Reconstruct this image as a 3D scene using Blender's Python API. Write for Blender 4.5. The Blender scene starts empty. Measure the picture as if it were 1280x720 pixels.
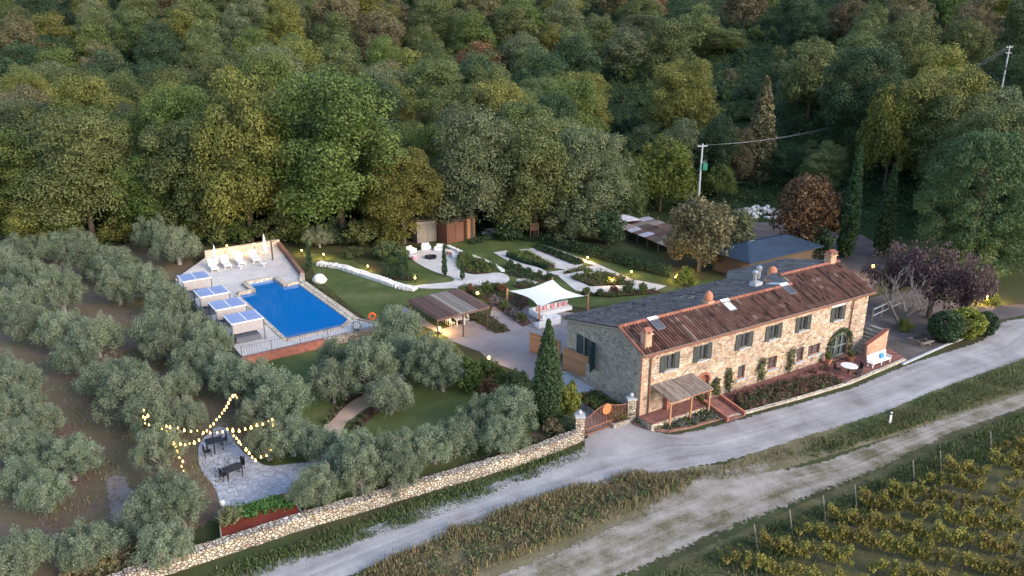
import bpy, math, random
import numpy as np
from mathutils import Vector, Matrix
from mathutils.geometry import tessellate_polygon

# ---------------------------------------------------------------- camera, sky, sun, exposure
C = bpy.context.scene
PITCH = math.radians(18.5); FPX = 950.0; CH = 28.0
cam_d = bpy.data.cameras.new('camera'); cam = bpy.data.objects.new('camera', cam_d)
C.collection.objects.link(cam); C.camera = cam
cam.location = (0, 0, CH); cam.rotation_euler = (math.pi/2 - PITCH, 0, 0)
cam_d.sensor_width = 36; cam_d.lens = FPX/1280*36; cam_d.clip_start = 0.5; cam_d.clip_end = 6000

SUN_EL = math.radians(24); SUN_AZ = math.atan2(0.80, -0.60)
w = bpy.data.worlds.new('World'); C.world = w; w.use_nodes = True
nt = w.node_tree
sky = nt.nodes.new('ShaderNodeTexSky'); sky.sky_type = 'NISHITA'; sky.sun_disc = False
sky.sun_elevation = SUN_EL; sky.sun_rotation = SUN_AZ
bgn = nt.nodes['Background']; bgn.inputs['Strength'].default_value = 0.15
nt.links.new(sky.outputs[0], bgn.inputs['Color'])
sl = bpy.data.lights.new('sun', 'SUN'); sl.energy = 1.1; sl.angle = math.radians(22); sl.color = (1.0, 0.86, 0.74)
so = bpy.data.objects.new('sun', sl); C.collection.objects.link(so)
sd = Vector((math.sin(SUN_AZ)*math.cos(SUN_EL), math.cos(SUN_AZ)*math.cos(SUN_EL), math.sin(SUN_EL)))
so.rotation_euler = sd.to_track_quat('Z', 'Y').to_euler(); so.location = sd*200
C.view_settings.view_transform = 'Standard'; C.view_settings.look = 'None'
C.view_settings.exposure = 1.66; C.view_settings.gamma = 1
C.cycles.max_bounces = 5; C.cycles.diffuse_bounces = 3; C.cycles.glossy_bounces = 2
C.cycles.transmission_bounces = 3; C.cycles.transparent_max_bounces = 6
C.cycles.caustics_reflective = False; C.cycles.caustics_refractive = False
C.cycles.sample_clamp_indirect = 4

# ---------------------------------------------------------------- helpers
R = random.Random(11)
cp, sp = math.cos(PITCH), math.sin(PITCH)
def ray(u, v):
    x = (u-640)/FPX; y = -(v-360)/FPX
    return Vector((x, cp + y*sp, -sp + y*cp))
def W(u, v, z=0.0):
    """ground point seen in the photograph at (u, v), on the level z"""
    r = ray(u, v); t = (z-CH)/r.z
    return Vector((r.x*t, r.y*t, z))
def on_plane(u, v, pt, nrm):
    r = ray(u, v); o = Vector((0, 0, CH)); t = (pt-o).dot(nrm)/r.dot(nrm)
    return o + r*t
def proj(p):
    x, y, z = p[0], p[1], p[2]-CH
    zc = y*cp - z*sp; yc = y*sp + z*cp
    return 640+FPX*x/zc, 360-FPX*yc/zc, zc
def Ws(pts, z=0.0): return [W(u, v, z) for u, v in pts]

def sstep(a, b, x): t = np.clip((x-a)/(b-a), 0, 1); return t*t*(3-2*t)
def yt(x): return np.interp(x, [-150, -70, -8, 18, 45, 62, 95, 160], [112, 112, 114, 121, 116, 97, 88, 86])
def T(x, y):
    x = np.asarray(x, float); y = np.asarray(y, float)
    t = np.maximum(0, y - yt(x))
    s = np.interp(x/np.maximum(y, 1), [-1, 0.0, 0.15, 0.35, 0.6, 1], [0.25, 0.25, 0.245, 0.24, 0.25, 0.27])
    z = s*(np.sqrt(t*t+14*14)-14)
    z = z + np.clip(t/60, 0, 1)*(1.2*np.sin(x*.06+y*.03)+.9*np.sin(x*.021-y*.05+2))
    z = np.where(y > 330, z - (y-330)**2*0.0011, z)
    return np.where(t > 0, np.maximum(z, np.where(y > 330, -1.0, 0.0)), 0.0)
def Tz(x, y): return float(T(x, y))

class MB:
    def __init__(s): s.v = []; s.f = []; s.r = []
    def add(s, vs, fs, r=None):
        o = len(s.v); s.v += [tuple(p) for p in vs]
        s.f += [tuple(i+o for i in f) for f in fs]
        if r is None or not hasattr(r, '__len__'):
            r = [R.random() if r is None else r]*len(fs)
        s.r += list(r); return s
    def box(s, c, size, rz=0.0, ry=0.0, rx=0.0, r=None):
        x, y, z = size[0]/2, size[1]/2, size[2]/2
        m = Matrix.Translation(c) @ Matrix.Rotation(rz, 4, 'Z') @ Matrix.Rotation(ry, 4, 'Y') @ Matrix.Rotation(rx, 4, 'X')
        vs = [m @ Vector(p) for p in ((-x,-y,-z),(x,-y,-z),(x,y,-z),(-x,y,-z),(-x,-y,z),(x,-y,z),(x,y,z),(-x,y,z))]
        return s.add(vs, ((0,3,2,1),(4,5,6,7),(0,1,5,4),(1,2,6,5),(2,3,7,6),(3,0,4,7)), r)
    def beam(s, a, b, wd, ht, r=None):
        """box beam from a to b, wd across, ht upright"""
        a = Vector(a); b = Vector(b); d = (b-a); L = d.length; d.normalize()
        up = Vector((0,0,1)) if abs(d.z) < .95 else Vector((0,1,0))
        sx = d.cross(up).normalized()*wd/2; sz = sx.cross(d).normalized()*ht/2
        vs = [a-sx-sz, a+sx-sz, a+sx+sz, a-sx+sz, b-sx-sz, b+sx-sz, b+sx+sz, b-sx+sz]
        return s.add(vs, ((0,3,2,1),(4,5,6,7),(0,1,5,4),(1,2,6,5),(2,3,7,6),(3,0,4,7)), r)
    def tube(s, pts, rad, n=6, r=None):
        pts = [Vector(p) for p in pts]
        if not hasattr(rad, '__len__'): rad = [rad]*len(pts)
        vs = []; fs = []
        for i, p in enumerate(pts):
            d = (pts[min(i+1, len(pts)-1)] - pts[max(i-1, 0)]).normalized()
            a = d.cross(Vector((0,0,1)) if abs(d.z) < .9 else Vector((1,0,0))).normalized(); b = d.cross(a)
            for k in range(n):
                t = 2*math.pi*k/n; vs.append(p + (a*math.cos(t)+b*math.sin(t))*rad[i])
        for i in range(len(pts)-1):
            for k in range(n):
                k2 = (k+1) % n
                fs.append((i*n+k, i*n+k2, (i+1)*n+k2, (i+1)*n+k))
        fs.append(tuple(range(n))[::-1]); fs.append(tuple((len(pts)-1)*n+k for k in range(n)))
        return s.add(vs, fs, r)
    def lathe(s, prof, n=12, c=(0,0,0), r=None):
        vs = []; fs = []
        for rr, z in prof:
            for k in range(n):
                t = 2*math.pi*k/n; vs.append((c[0]+rr*math.cos(t), c[1]+rr*math.sin(t), c[2]+z))
        for i in range(len(prof)-1):
            for k in range(n):
                k2 = (k+1) % n; fs.append((i*n+k, i*n+k2, (i+1)*n+k2, (i+1)*n+k))
        fs.append(tuple(range(n))[::-1]); fs.append(tuple((len(prof)-1)*n+k for k in range(n)))
        return s.add(vs, fs, r)
    def prism(s, poly, z0, z1, r=None):
        """closed prism over a (possibly concave) polygon, any winding"""
        P2 = [Vector((p[0], p[1], 0)) for p in poly]
        a = sum(P2[i].x*P2[i-1].y - P2[i-1].x*P2[i].y for i in range(len(P2)))
        if a > 0: P2 = P2[::-1]
        n = len(P2); vs = [(p.x, p.y, z0) for p in P2] + [(p.x, p.y, z1) for p in P2]
        fs = [(i, (i+1) % n, n+(i+1) % n, n+i) for i in range(n)]
        for t in tessellate_polygon([P2]):
            a, b, c = t
            if (P2[b]-P2[a]).cross(P2[c]-P2[a]).z < 0: b, c = c, b
            fs.append((n+a, n+b, n+c)); fs.append((a, c, b))
        return s.add(vs, fs, r)
    def xform(s, m):
        s.v = [tuple(m @ Vector(p)) for p in s.v]; return s
    def build(s, name, mat, parent=None, smooth=False):
        me = bpy.data.meshes.new(name); me.from_pydata(s.v, [], s.f)
        at = me.attributes.new('rnd', 'FLOAT', 'FACE'); at.data.foreach_set('value', np.array(s.r, np.float32))
        if smooth: me.polygons.foreach_set('use_smooth', [True]*len(me.polygons))
        me.update()
        return link(name, me, mat, parent)
def link(name, me, mat, parent=None):
    if mat is not None and not me.materials: me.materials.append(mat)
    o = bpy.data.objects.new(name, me); C.collection.objects.link(o)
    if parent is not None: o.parent = parent
    return o
def tag(o, label=None, cat=None, group=None, kind=None):
    if label: o['label'] = label
    if cat: o['category'] = cat
    if group: o['group'] = group
    if kind: o['kind'] = kind
    return o
def thing(name, label, cat, loc=(0,0,0), rz=0.0, group=None):
    o = bpy.data.objects.new(name, None); C.collection.objects.link(o); o.empty_display_size = .2
    o.location = loc; o.rotation_euler = (0, 0, rz)
    return tag(o, label, cat, group)
def dup(root, loc, rz=0.0, sc=1.0, label=None, group=None):
    c = root.copy(); C.collection.objects.link(c); c.location = loc; c.rotation_euler = (0, 0, rz)
    c.scale = sc if hasattr(sc, '__len__') else (sc, sc, sc)
    if label: c['label'] = label
    if group: c['group'] = group
    for ch in root.children:
        k = ch.copy(); C.collection.objects.link(k); k.parent = c
        for g in ch.children:
            q = g.copy(); C.collection.objects.link(q); q.parent = k
    return c
ORD = ['first','second','third','fourth','fifth','sixth','seventh','eighth','ninth','tenth','eleventh','twelfth','thirteenth','fourteenth',
 'fifteenth','sixteenth','seventeenth','eighteenth','nineteenth','twentieth'] + ['twenty-'+x for x in
 ('first','second','third','fourth','fifth','sixth','seventh','eighth','ninth')] + ['thirtieth'] + ['thirty-'+x for x in
 ('first','second','third','fourth','fifth','sixth','seventh','eighth','ninth')] + ['fortieth']

# ---------------------------------------------------------------- materials
def newmat(name):
    m = bpy.data.materials.new(name); m.use_nodes = True
    n = m.node_tree.nodes; b = n['Principled BSDF']; b.inputs['Specular IOR Level'].default_value = .25
    return m, n, m.node_tree.links, b
def ramp(n, cols, pos=None):
    r = n.new('ShaderNodeValToRGB'); e = r.color_ramp.elements
    pos = pos or [i/(len(cols)-1) for i in range(len(cols))]
    while len(e) < len(cols): e.new(.5)
    for i, c in enumerate(cols): e[i].position = pos[i]; e[i].color = (*c, 1)
    return r
def coords(n, l, scale=(1,1,1), world=False):
    mp = n.new('ShaderNodeMapping'); mp.inputs['Scale'].default_value = scale
    if world: l.new(n.new('ShaderNodeNewGeometry').outputs['Position'], mp.inputs[0])
    else: l.new(n.new('ShaderNodeTexCoord').outputs['Object'], mp.inputs[0])
    return mp.outputs[0]
def noise(n, l, co, scale, detail=4, rough=.6):
    t = n.new('ShaderNodeTexNoise'); t.inputs['Scale'].default_value = scale
    t.inputs['Detail'].default_value = detail; t.inputs['Roughness'].default_value = rough
    l.new(co, t.inputs['Vector']); return t.outputs['Fac']
def bump(n, l, b, h, strength=.4, dist=.05):
    bp = n.new('ShaderNodeBump'); bp.inputs['Strength'].default_value = strength; bp.inputs['Distance'].default_value = dist
    l.new(h, bp.inputs['Height']); l.new(bp.outputs[0], b.inputs['Normal'])
def mixc(n, l, f, a, b2, blend='MIX'):
    m = n.new('ShaderNodeMix'); m.data_type = 'RGBA'; m.blend_type = blend
    for s, v in ((m.inputs[0], f), (m.inputs[6], a), (m.inputs[7], b2)):
        if hasattr(v, 'links'): l.new(v, s)
        elif hasattr(v, '__len__'): s.default_value = (*v, 1)
        else: s.default_value = v
    return m.outputs[2]
def math_(n, l, op, a, b2=0.0, clamp=False):
    m = n.new('ShaderNodeMath'); m.operation = op; m.use_clamp = clamp
    for s, v in ((m.inputs[0], a), (m.inputs[1], b2)):
        if hasattr(v, 'links'): l.new(v, s)
        else: s.default_value = v
    return m.outputs[0]
def plain(name, col, rough=.7, var=.25, scale=6, metal=0.0, spec=.25, bmp=.15, stretch=(1,1,1), rnd=0.0):
    m, n, l, b = newmat(name); co = coords(n, l, stretch)
    f = noise(n, l, co, scale)
    lo = tuple(c*(1-var) for c in col); hi = tuple(min(1, c*(1+var)) for c in col)
    r = ramp(n, [lo, hi], [.3, .7]); l.new(f, r.inputs[0]); c = r.outputs[0]
    if rnd:
        at = n.new('ShaderNodeAttribute'); at.attribute_name = 'rnd'
        r2 = ramp(n, [(1-rnd,)*3, (1+rnd*.6,)*3]); l.new(at.outputs['Fac'], r2.inputs[0])
        c = mixc(n, l, 1.0, c, r2.outputs[0], 'MULTIPLY')
    l.new(c, b.inputs['Base Color']); b.inputs['Roughness'].default_value = rough
    b.inputs['Metallic'].default_value = metal; b.inputs['Specular IOR Level'].default_value = spec
    if bmp: bump(n, l, b, f, bmp, .03)
    return m
def emis(name, col, s):
    m, n, l, b = newmat(name); b.inputs['Base Color'].default_value = (*col, 1)
    b.inputs['Emission Color'].default_value = (*col, 1); b.inputs['Emission Strength'].default_value = s
    return m
def foliage(name, cols, var=.22, trans=.25):
    m, n, l, b = newmat(name)
    at = n.new('ShaderNodeAttribute'); at.attribute_name = 'rnd'
    r = ramp(n, cols); l.new(at.outputs['Fac'], r.inputs[0])
    oi = n.new('ShaderNodeObjectInfo')
    hs = n.new('ShaderNodeHueSaturation')
    h = math_(n, l, 'MULTIPLY_ADD', oi.outputs['Random'], .03); h.node.inputs[2].default_value = .485
    l.new(h, hs.inputs['Hue'])
    q = math_(n, l, 'FRACT', math_(n, l, 'MULTIPLY', oi.outputs['Random'], 7.13))
    v = math_(n, l, 'MULTIPLY_ADD', q, 2*var); v.node.inputs[2].default_value = 1-var
    l.new(v, hs.inputs['Value']); l.new(r.outputs[0], hs.inputs['Color'])
    l.new(hs.outputs[0], b.inputs['Base Color']); b.inputs['Roughness'].default_value = .6
    tr = n.new('ShaderNodeBsdfTranslucent'); l.new(hs.outputs[0], tr.inputs['Color'])
    mx = n.new('ShaderNodeMixShader'); mx.inputs[0].default_value = trans
    l.new(b.outputs[0], mx.inputs[1]); l.new(tr.outputs[0], mx.inputs[2])
    l.new(mx.outputs[0], n['Material Output'].inputs[0]); return m
def groundmat(name, cols, scale=.35, fine=5.0, edge=False, bmp=.5, streak=None, ruts=None, pos=None):
    """patchy ground; cols dark..light; with edge the sheet frays out along its border (attribute edge)"""
    m, n, l, b = newmat(name); co = coords(n, l, (1,1,1), True)
    f1 = noise(n, l, co, scale, 5, .6); f2 = noise(n, l, co, fine, 5, .7)
    s = math_(n, l, 'ADD', math_(n, l, 'MULTIPLY', f1, .62), math_(n, l, 'MULTIPLY', f2, .38))
    if ruts:
        at2 = n.new('ShaderNodeAttribute'); at2.attribute_name = 'across'
        wv = n.new('ShaderNodeTexNoise'); wv.noise_dimensions = '2D'; wv.inputs['Scale'].default_value = 1.0; wv.inputs['Detail'].default_value = 3
        at3 = n.new('ShaderNodeAttribute'); at3.attribute_name = 'along'
        cb = n.new('ShaderNodeCombineXYZ'); l.new(math_(n, l, 'MULTIPLY', at2.outputs['Fac'], ruts), cb.inputs[0])
        l.new(math_(n, l, 'MULTIPLY', at3.outputs['Fac'], .06), cb.inputs[1]); l.new(cb.outputs[0], wv.inputs['Vector'])
        s = math_(n, l, 'ADD', math_(n, l, 'MULTIPLY', s, .78), math_(n, l, 'MULTIPLY', wv.outputs['Fac'], .22))
    r = ramp(n, cols, pos or [.34 + .32*i/(len(cols)-1) for i in range(len(cols))]); l.new(s, r.inputs[0])
    l.new(r.outputs[0], b.inputs['Base Color']); b.inputs['Roughness'].default_value = .95; b.inputs['Specular IOR Level'].default_value = .1
    bump(n, l, b, f2, bmp, .08)
    if edge:
        at = n.new('ShaderNodeAttribute'); at.attribute_name = 'edge'
        f3 = noise(n, l, co, 2.2, 6, .75)
        a = math_(n, l, 'GREATER_THAN', math_(n, l, 'ADD', at.outputs['Fac'], math_(n, l, 'MULTIPLY', f3, 1.5)), 1.25)
        l.new(a, b.inputs['Alpha'])
    return m
def stonemat(name, cols, mortar, sc=(2.7, 2.7, 4.5), joint=.055, bmp=.8):
    m, n, l, b = newmat(name); co0 = coords(n, l, sc)
    wn = n.new('ShaderNodeTexNoise'); wn.inputs['Scale'].default_value = 1.3; l.new(co0, wn.inputs['Vector'])
    co = mixc(n, l, .12, co0, wn.outputs['Color'], 'ADD')
    v1 = n.new('ShaderNodeTexVoronoi'); l.new(co, v1.inputs['Vector']); v1.inputs['Scale'].default_value = 1
    v2 = n.new('ShaderNodeTexVoronoi'); v2.feature = 'DISTANCE_TO_EDGE'; l.new(co, v2.inputs['Vector']); v2.inputs['Scale'].default_value = 1
    sx = n.new('ShaderNodeSeparateColor'); l.new(v1.outputs['Color'], sx.inputs[0])
    r = ramp(n, cols); l.new(sx.outputs[0], r.inputs[0])
    f = noise(n, l, co0, 2.5, 5, .7)
    rr = ramp(n, [(.62,)*3, (1.3,)*3], [.3, .72]); l.new(f, rr.inputs[0])
    c = mixc(n, l, 1.0, r.outputs[0], rr.outputs[0], 'MULTIPLY')
    big = noise(n, l, coords(n, l, (.22, .22, .35)), 1.0, 3); rb = ramp(n, [(.8, .78, .78), (1.15, 1.12, 1.05)], [.35, .65]); l.new(big, rb.inputs[0])
    c = mixc(n, l, 1.0, c, rb.outputs[0], 'MULTIPLY')
    jm = ramp(n, [(1,1,1), (0,0,0)], [joint*.4, joint]); l.new(v2.outputs['Distance'], jm.inputs[0])
    c = mixc(n, l, jm.outputs[0], c, mortar); l.new(c, b.inputs['Base Color'])
    b.inputs['Roughness'].default_value = .9; b.inputs['Specular IOR Level'].default_value = .15
    h = ramp(n, [(0,0,0), (1,1,1)], [0, .16]); l.new(v2.outputs['Distance'], h.inputs[0])
    bump(n, l, b, h.outputs[0], bmp, .06); return m
def brickmat(name, c1, c2, mortar, sc=4.0):
    m, n, l, b = newmat(name); co = coords(n, l)
    t = n.new('ShaderNodeTexBrick'); t.inputs['Scale'].default_value = sc; t.inputs['Mortar Size'].default_value = .012
    t.inputs['Color1'].default_value = (*c1, 1); t.inputs['Color2'].default_value = (*c2, 1); t.inputs['Mortar'].default_value = (*mortar, 1)
    g = n.new('ShaderNodeNewGeometry'); sp_ = n.new('ShaderNodeSeparateXYZ'); l.new(co, sp_.inputs[0])
    cb = n.new('ShaderNodeCombineXYZ'); l.new(math_(n, l, 'ADD', sp_.outputs[0], sp_.outputs[1]), cb.inputs[0])
    l.new(math_(n, l, 'ADD', sp_.outputs[2], math_(n, l, 'MULTIPLY', sp_.outputs[1], .5)), cb.inputs[1]); l.new(cb.outputs[0], t.inputs['Vector'])
    f = noise(n, l, co, 2, 4); rr = ramp(n, [(.65,)*3, (1.25,)*3], [.3, .7]); l.new(f, rr.inputs[0])
    l.new(mixc(n, l, 1.0, t.outputs['Color'], rr.outputs[0], 'MULTIPLY'), b.inputs['Base Color'])
    b.inputs['Roughness'].default_value = .85; return m
def tilemat(name, cols, lichen, amt=.5):
    m, n, l, b = newmat(name); at = n.new('ShaderNodeAttribute'); at.attribute_name = 'rnd'
    r = ramp(n, cols); l.new(at.outputs['Fac'], r.inputs[0]); co = coords(n, l)
    f = noise(n, l, co, .9, 6, .7); f2 = noise(n, l, co, 9, 4, .7)
    s = math_(n, l, 'ADD', math_(n, l, 'MULTIPLY', f, .6), math_(n, l, 'MULTIPLY', f2, .4))
    rr = ramp(n, [(0,0,0), (1,1,1)], [.62-amt*.25, .70-amt*.1]); l.new(s, rr.inputs[0])
    l.new(mixc(n, l, math_(n, l, 'MULTIPLY', rr.outputs[0], .8), r.outputs[0], lichen), b.inputs['Base Color'])
    b.inputs['Roughness'].default_value = .9; b.inputs['Specular IOR Level'].default_value = .15; return m

M = {}
M['ground'] = groundmat('ground', [(.035,.032,.018), (.062,.056,.028), (.05,.065,.022), (.10,.085,.05)], .16, 3.0)
M['forest_floor'] = groundmat('forest_floor', [(.014,.022,.010), (.026,.042,.016), (.042,.06,.022)], .12, 1.5)
M['lawn'] = groundmat('lawn', [(.04,.06,.02), (.075,.10,.032), (.135,.145,.06)], .28, 5, edge=True)
M['shade_lawn'] = groundmat('shade_lawn', [(.055,.075,.024), (.085,.11,.036), (.14,.135,.06)], .3, 6, edge=True)  # warm green grass of the olive grove
M['soil'] = groundmat('soil', [(.10,.07,.05), (.155,.11,.082), (.115,.10,.05), (.25,.195,.16)], .25, 4, edge=True)
M['pale_soil'] = groundmat('pale_soil', [(.14,.11,.095), (.22,.18,.165), (.3,.26,.24)], .5, 5, edge=True)
M['road'] = groundmat('road', [(.19,.17,.16), (.285,.262,.25), (.345,.32,.31), (.43,.40,.38)], .3, 13, edge=True, ruts=9.0, pos=[.38,.46,.53,.61])
M['track'] = groundmat('track', [(.115,.10,.055), (.20,.168,.122), (.285,.245,.20), (.375,.33,.28)], .5, 10, edge=True, ruts=8.0, pos=[.40,.46,.53,.61])
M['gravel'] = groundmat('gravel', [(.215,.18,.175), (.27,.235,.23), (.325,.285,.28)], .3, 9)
M['shade_gravel'] = groundmat('shade_gravel', [(.075,.062,.056), (.12,.10,.095), (.18,.155,.15)], .35, 8)  # darker copy of the gravel, with the courts' shade put into its colour
M['garden_gravel'] = groundmat('garden_gravel', [(.42,.385,.355), (.53,.495,.465), (.62,.585,.555)], .6, 10)
M['dry_verge'] = groundmat('dry_verge', [(.09,.08,.04), (.16,.135,.075), (.24,.20,.125)], .4, 5, edge=True)
M['green_verge'] = groundmat('green_verge', [(.045,.06,.024), (.075,.09,.036), (.14,.125,.065)], .4, 5, edge=True)
M['mulch'] = groundmat('mulch', [(.10,.022,.014), (.17,.035,.022), (.22,.05,.03)], .9, 14)
M['dark_mulch'] = groundmat('dark_mulch', [(.05,.026,.02), (.085,.045,.035), (.12,.06,.05)], .9, 12)
M['tan_path'] = groundmat('tan_path', [(.36,.25,.18), (.44,.31,.23), (.50,.37,.29)], .5, 7)
M['house_stone'] = stonemat('house_stone', [(.20,.135,.095), (.43,.31,.21), (.33,.215,.145), (.53,.42,.32), (.27,.215,.185), (.58,.49,.40), (.38,.245,.165)], (.52,.42,.32))
M['gable_stone'] = stonemat('gable_stone', [(.22,.19,.17), (.36,.32,.27), (.30,.25,.20), (.42,.38,.33), (.26,.23,.22)], (.40,.36,.31))
M['wall_stone'] = stonemat('wall_stone', [(.44,.36,.27), (.62,.55,.45), (.36,.28,.20), (.68,.63,.55), (.50,.41,.31)], (.15,.115,.085), (4.6, 4.6, 6.2), .10, 1.0)
M['pale_stone'] = stonemat('pale_stone', [(.5,.43,.34), (.62,.55,.46), (.44,.36,.28)], (.34,.28,.21), (2.0, 2.0, 3.4), .06)
M['paving'] = stonemat('paving', [(.36,.38,.43), (.44,.46,.51), (.40,.42,.47), (.50,.52,.56)], (.24,.25,.27), (1.5, 1.5, 1.5), .05, .3)
M['deck'] = stonemat('deck', [(.54,.505,.48), (.60,.56,.535), (.57,.53,.505)], (.55,.51,.48), (2.2, 2.2, 2.2), .03, .1)
M['brick'] = brickmat('brick', (.38,.13,.085), (.29,.10,.07), (.32,.2,.16))
M['old_brick'] = brickmat('old_brick', (.26,.13,.095), (.20,.10,.075), (.26,.19,.16))
M['brick_paving'] = brickmat('brick_paving', (.235,.10,.08), (.185,.078,.065), (.22,.14,.115), 3.0)
M['pale_brick'] = brickmat('pale_brick', (.46,.27,.18), (.40,.22,.145), (.48,.36,.28))
M['red_tile'] = tilemat('red_tile', [(.06,.036,.030), (.17,.082,.058), (.26,.13,.09), (.13,.068,.05), (.42,.28,.21)], (.17,.125,.11), .35)
M['old_tile'] = tilemat('old_tile', [(.045,.036,.036), (.14,.11,.10), (.09,.074,.07), (.25,.195,.17)], (.23,.205,.195), .7)
M['ridge_tile'] = tilemat('ridge_tile', [(.22,.088,.062), (.30,.125,.085), (.19,.075,.055)], (.2,.13,.11), .3)
M['terracotta'] = plain('terracotta', (.42,.17,.10), .8)
M['dark_shutter'] = plain('dark_shutter', (.062,.068,.066), .6, rnd=.2)
M['teal_shutter'] = plain('teal_shutter', (.012,.04,.048), .6)
M['rust_frame'] = plain('rust_frame', (.20,.075,.05), .7)
M['glass'] = plain('glass', (.07,.072,.08), .12, .3, .8, spec=.5, bmp=0)
M['green_frame'] = plain('green_frame', (.14,.19,.15), .6)
M['white'] = plain('white', (.68,.67,.66), .6, .05, 5, bmp=.05)
M['sail'] = plain('sail', (.70,.685,.65), .8, .03, 3, bmp=.03)
M['canopy'] = plain('canopy', (.22,.27,.43), .6, .15, .9, bmp=.05)
M['screen_cloth'] = plain('screen_cloth', (.36,.315,.30), .9, .10, 4)
M['grey_frame'] = plain('grey_frame', (.12,.125,.14), .5, .1)
M['pergola_wood'] = plain('pergola_wood', (.115,.07,.058), .9, .35, 2.5, stretch=(1,6,6), rnd=.35)
M['wood'] = plain('wood', (.38,.19,.10), .8, .3, 3, stretch=(1,1,8), rnd=.25)
M['grey_wood'] = plain('grey_wood', (.26,.22,.185), .9, .3, 3, stretch=(5,5,1), rnd=.3)
M['mat_roof'] = plain('mat_roof', (.21,.165,.14), .95, .35, 2.0, stretch=(2,1,1), rnd=.4)
M['shed_wood'] = plain('shed_wood', (.16,.07,.045), .85, .3, 3, stretch=(5,5,1), rnd=.25)
M['bark'] = plain('bark', (.10,.075,.055), .95, .4, 5, stretch=(3,3,1), bmp=.6)
M['grey_bark'] = plain('grey_bark', (.24,.22,.20), .95, .3, 5, stretch=(3,3,1), bmp=.5)
M['twig_bark'] = plain('twig_bark', (.15,.13,.12), .95, .3, 5, bmp=.5)
M['black_metal'] = plain('black_metal', (.025,.025,.028), .5, .2, metal=.3)
M['rust'] = plain('rust', (.19,.085,.06), .75, .35, 8)
M['rust_disc'] = plain('rust_disc', (.46,.15,.06), .8, .3, 8)
M['steel'] = plain('steel', (.5,.5,.51), .35, .1, 4, metal=.8)
M['blue_roof'] = plain('blue_roof', (.025,.042,.068), .6, .2, .7, rnd=.1)
M['concrete'] = plain('concrete', (.40,.40,.41), .9, .12, 4)
M['pool_water'], n_, l_, b_ = newmat('pool_water')
b_.inputs['Base Color'].default_value = (.002,.135,.40,1); b_.inputs['Roughness'].default_value = .05; b_.inputs['Specular IOR Level'].default_value = .5
bump(n_, l_, b_, noise(n_, l_, coords(n_, l_, (1,1,1), True), 1.8, 4), .10, .05)
M['pool_tile'] = plain('pool_tile', (.16,.34,.55), .4, .1)
M['cushion_pink'] = plain('cushion_pink', (.52,.25,.27), .9)
M['blue_cloth'] = plain('blue_cloth', (.05,.22,.5), .9)
M['orange'] = plain('orange', (.75,.12,.03), .5, .1)
M['boulder'] = plain('boulder', (.66,.63,.58), .9, .15, 2, bmp=.5)
M['rubble'] = plain('rubble', (.40,.36,.33), .9, .3, 3, bmp=.6, rnd=.5)
M['tarp'] = plain('tarp', (.42,.40,.46), .6, .2, 2)
M['green_metal'] = plain('green_metal', (.02,.16,.10), .5)
M['amber_glow'] = emis('amber_glow', (1.0, .58, .17), 1.7)
M['bulb_glow'] = emis('bulb_glow', (1.0, .56, .14), 3.2)
M['cable'] = plain('cable', (.03,.03,.032), .6)
M['wire'] = plain('wire', (.16,.165,.18), .6)
F = {}
F['green'] = foliage('leaf_green', [(.048,.074,.020), (.098,.136,.032), (.165,.195,.055)])
F['mid'] = foliage('leaf_mid', [(.058,.078,.028), (.108,.132,.044), (.175,.19,.07)])
F['yellow'] = foliage('leaf_yellow', [(.075,.084,.022), (.15,.158,.036), (.24,.225,.06)])
F['brown'] = foliage('leaf_brown', [(.075,.07,.034), (.14,.122,.06), (.20,.17,.09)])
F['grey'] = foliage('leaf_grey', [(.068,.082,.038), (.118,.138,.066), (.185,.20,.105)])
F['dark'] = foliage('leaf_dark', [(.020,.038,.018), (.038,.066,.028), (.068,.10,.042)])
F['olive'] = foliage('leaf_olive', [(.080,.106,.060), (.165,.195,.118), (.30,.33,.215)], .16)
F['cypress'] = foliage('leaf_cypress', [(.026,.050,.020), (.046,.082,.032), (.075,.115,.045)], .1)
F['russet'] = foliage('leaf_russet', [(.08,.04,.022), (.16,.085,.042), (.23,.13,.065)])
F['plum'] = foliage('leaf_plum', [(.055,.034,.038), (.10,.062,.066), (.15,.10,.098)])
F['willow'] = foliage('leaf_willow', [(.075,.092,.018), (.15,.165,.03), (.235,.23,.055)])
F['fir'] = foliage('leaf_fir', [(.028,.055,.022), (.055,.10,.036), (.12,.155,.055)])
F['lime'] = foliage('leaf_lime', [(.09,.11,.016), (.18,.20,.035), (.29,.28,.055)])
F['bed'] = foliage('leaf_bed', [(.05,.07,.028), (.09,.115,.042), (.15,.15,.07)])
F['heather'] = foliage('leaf_heather', [(.09,.035,.035), (.15,.065,.06), (.13,.11,.06)])
F['lavender'] = foliage('leaf_lavender', [(.12,.12,.10), (.16,.15,.14), (.26,.22,.34)])
F['dry'] = foliage('leaf_dry', [(.15,.12,.06), (.25,.19,.10), (.15,.16,.065), (.36,.29,.16)], .05)
F['grass'] = foliage('leaf_grass', [(.05,.08,.026), (.09,.125,.042), (.18,.175,.085)], .05)
F['vine'] = foliage('leaf_vine', [(.08,.09,.024), (.18,.165,.036), (.30,.245,.055), (.15,.105,.045)], .2)
F['bedgreen'] = foliage('leaf_bedgreen', [(.03,.09,.02), (.06,.15,.035), (.1,.2,.05)])

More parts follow.
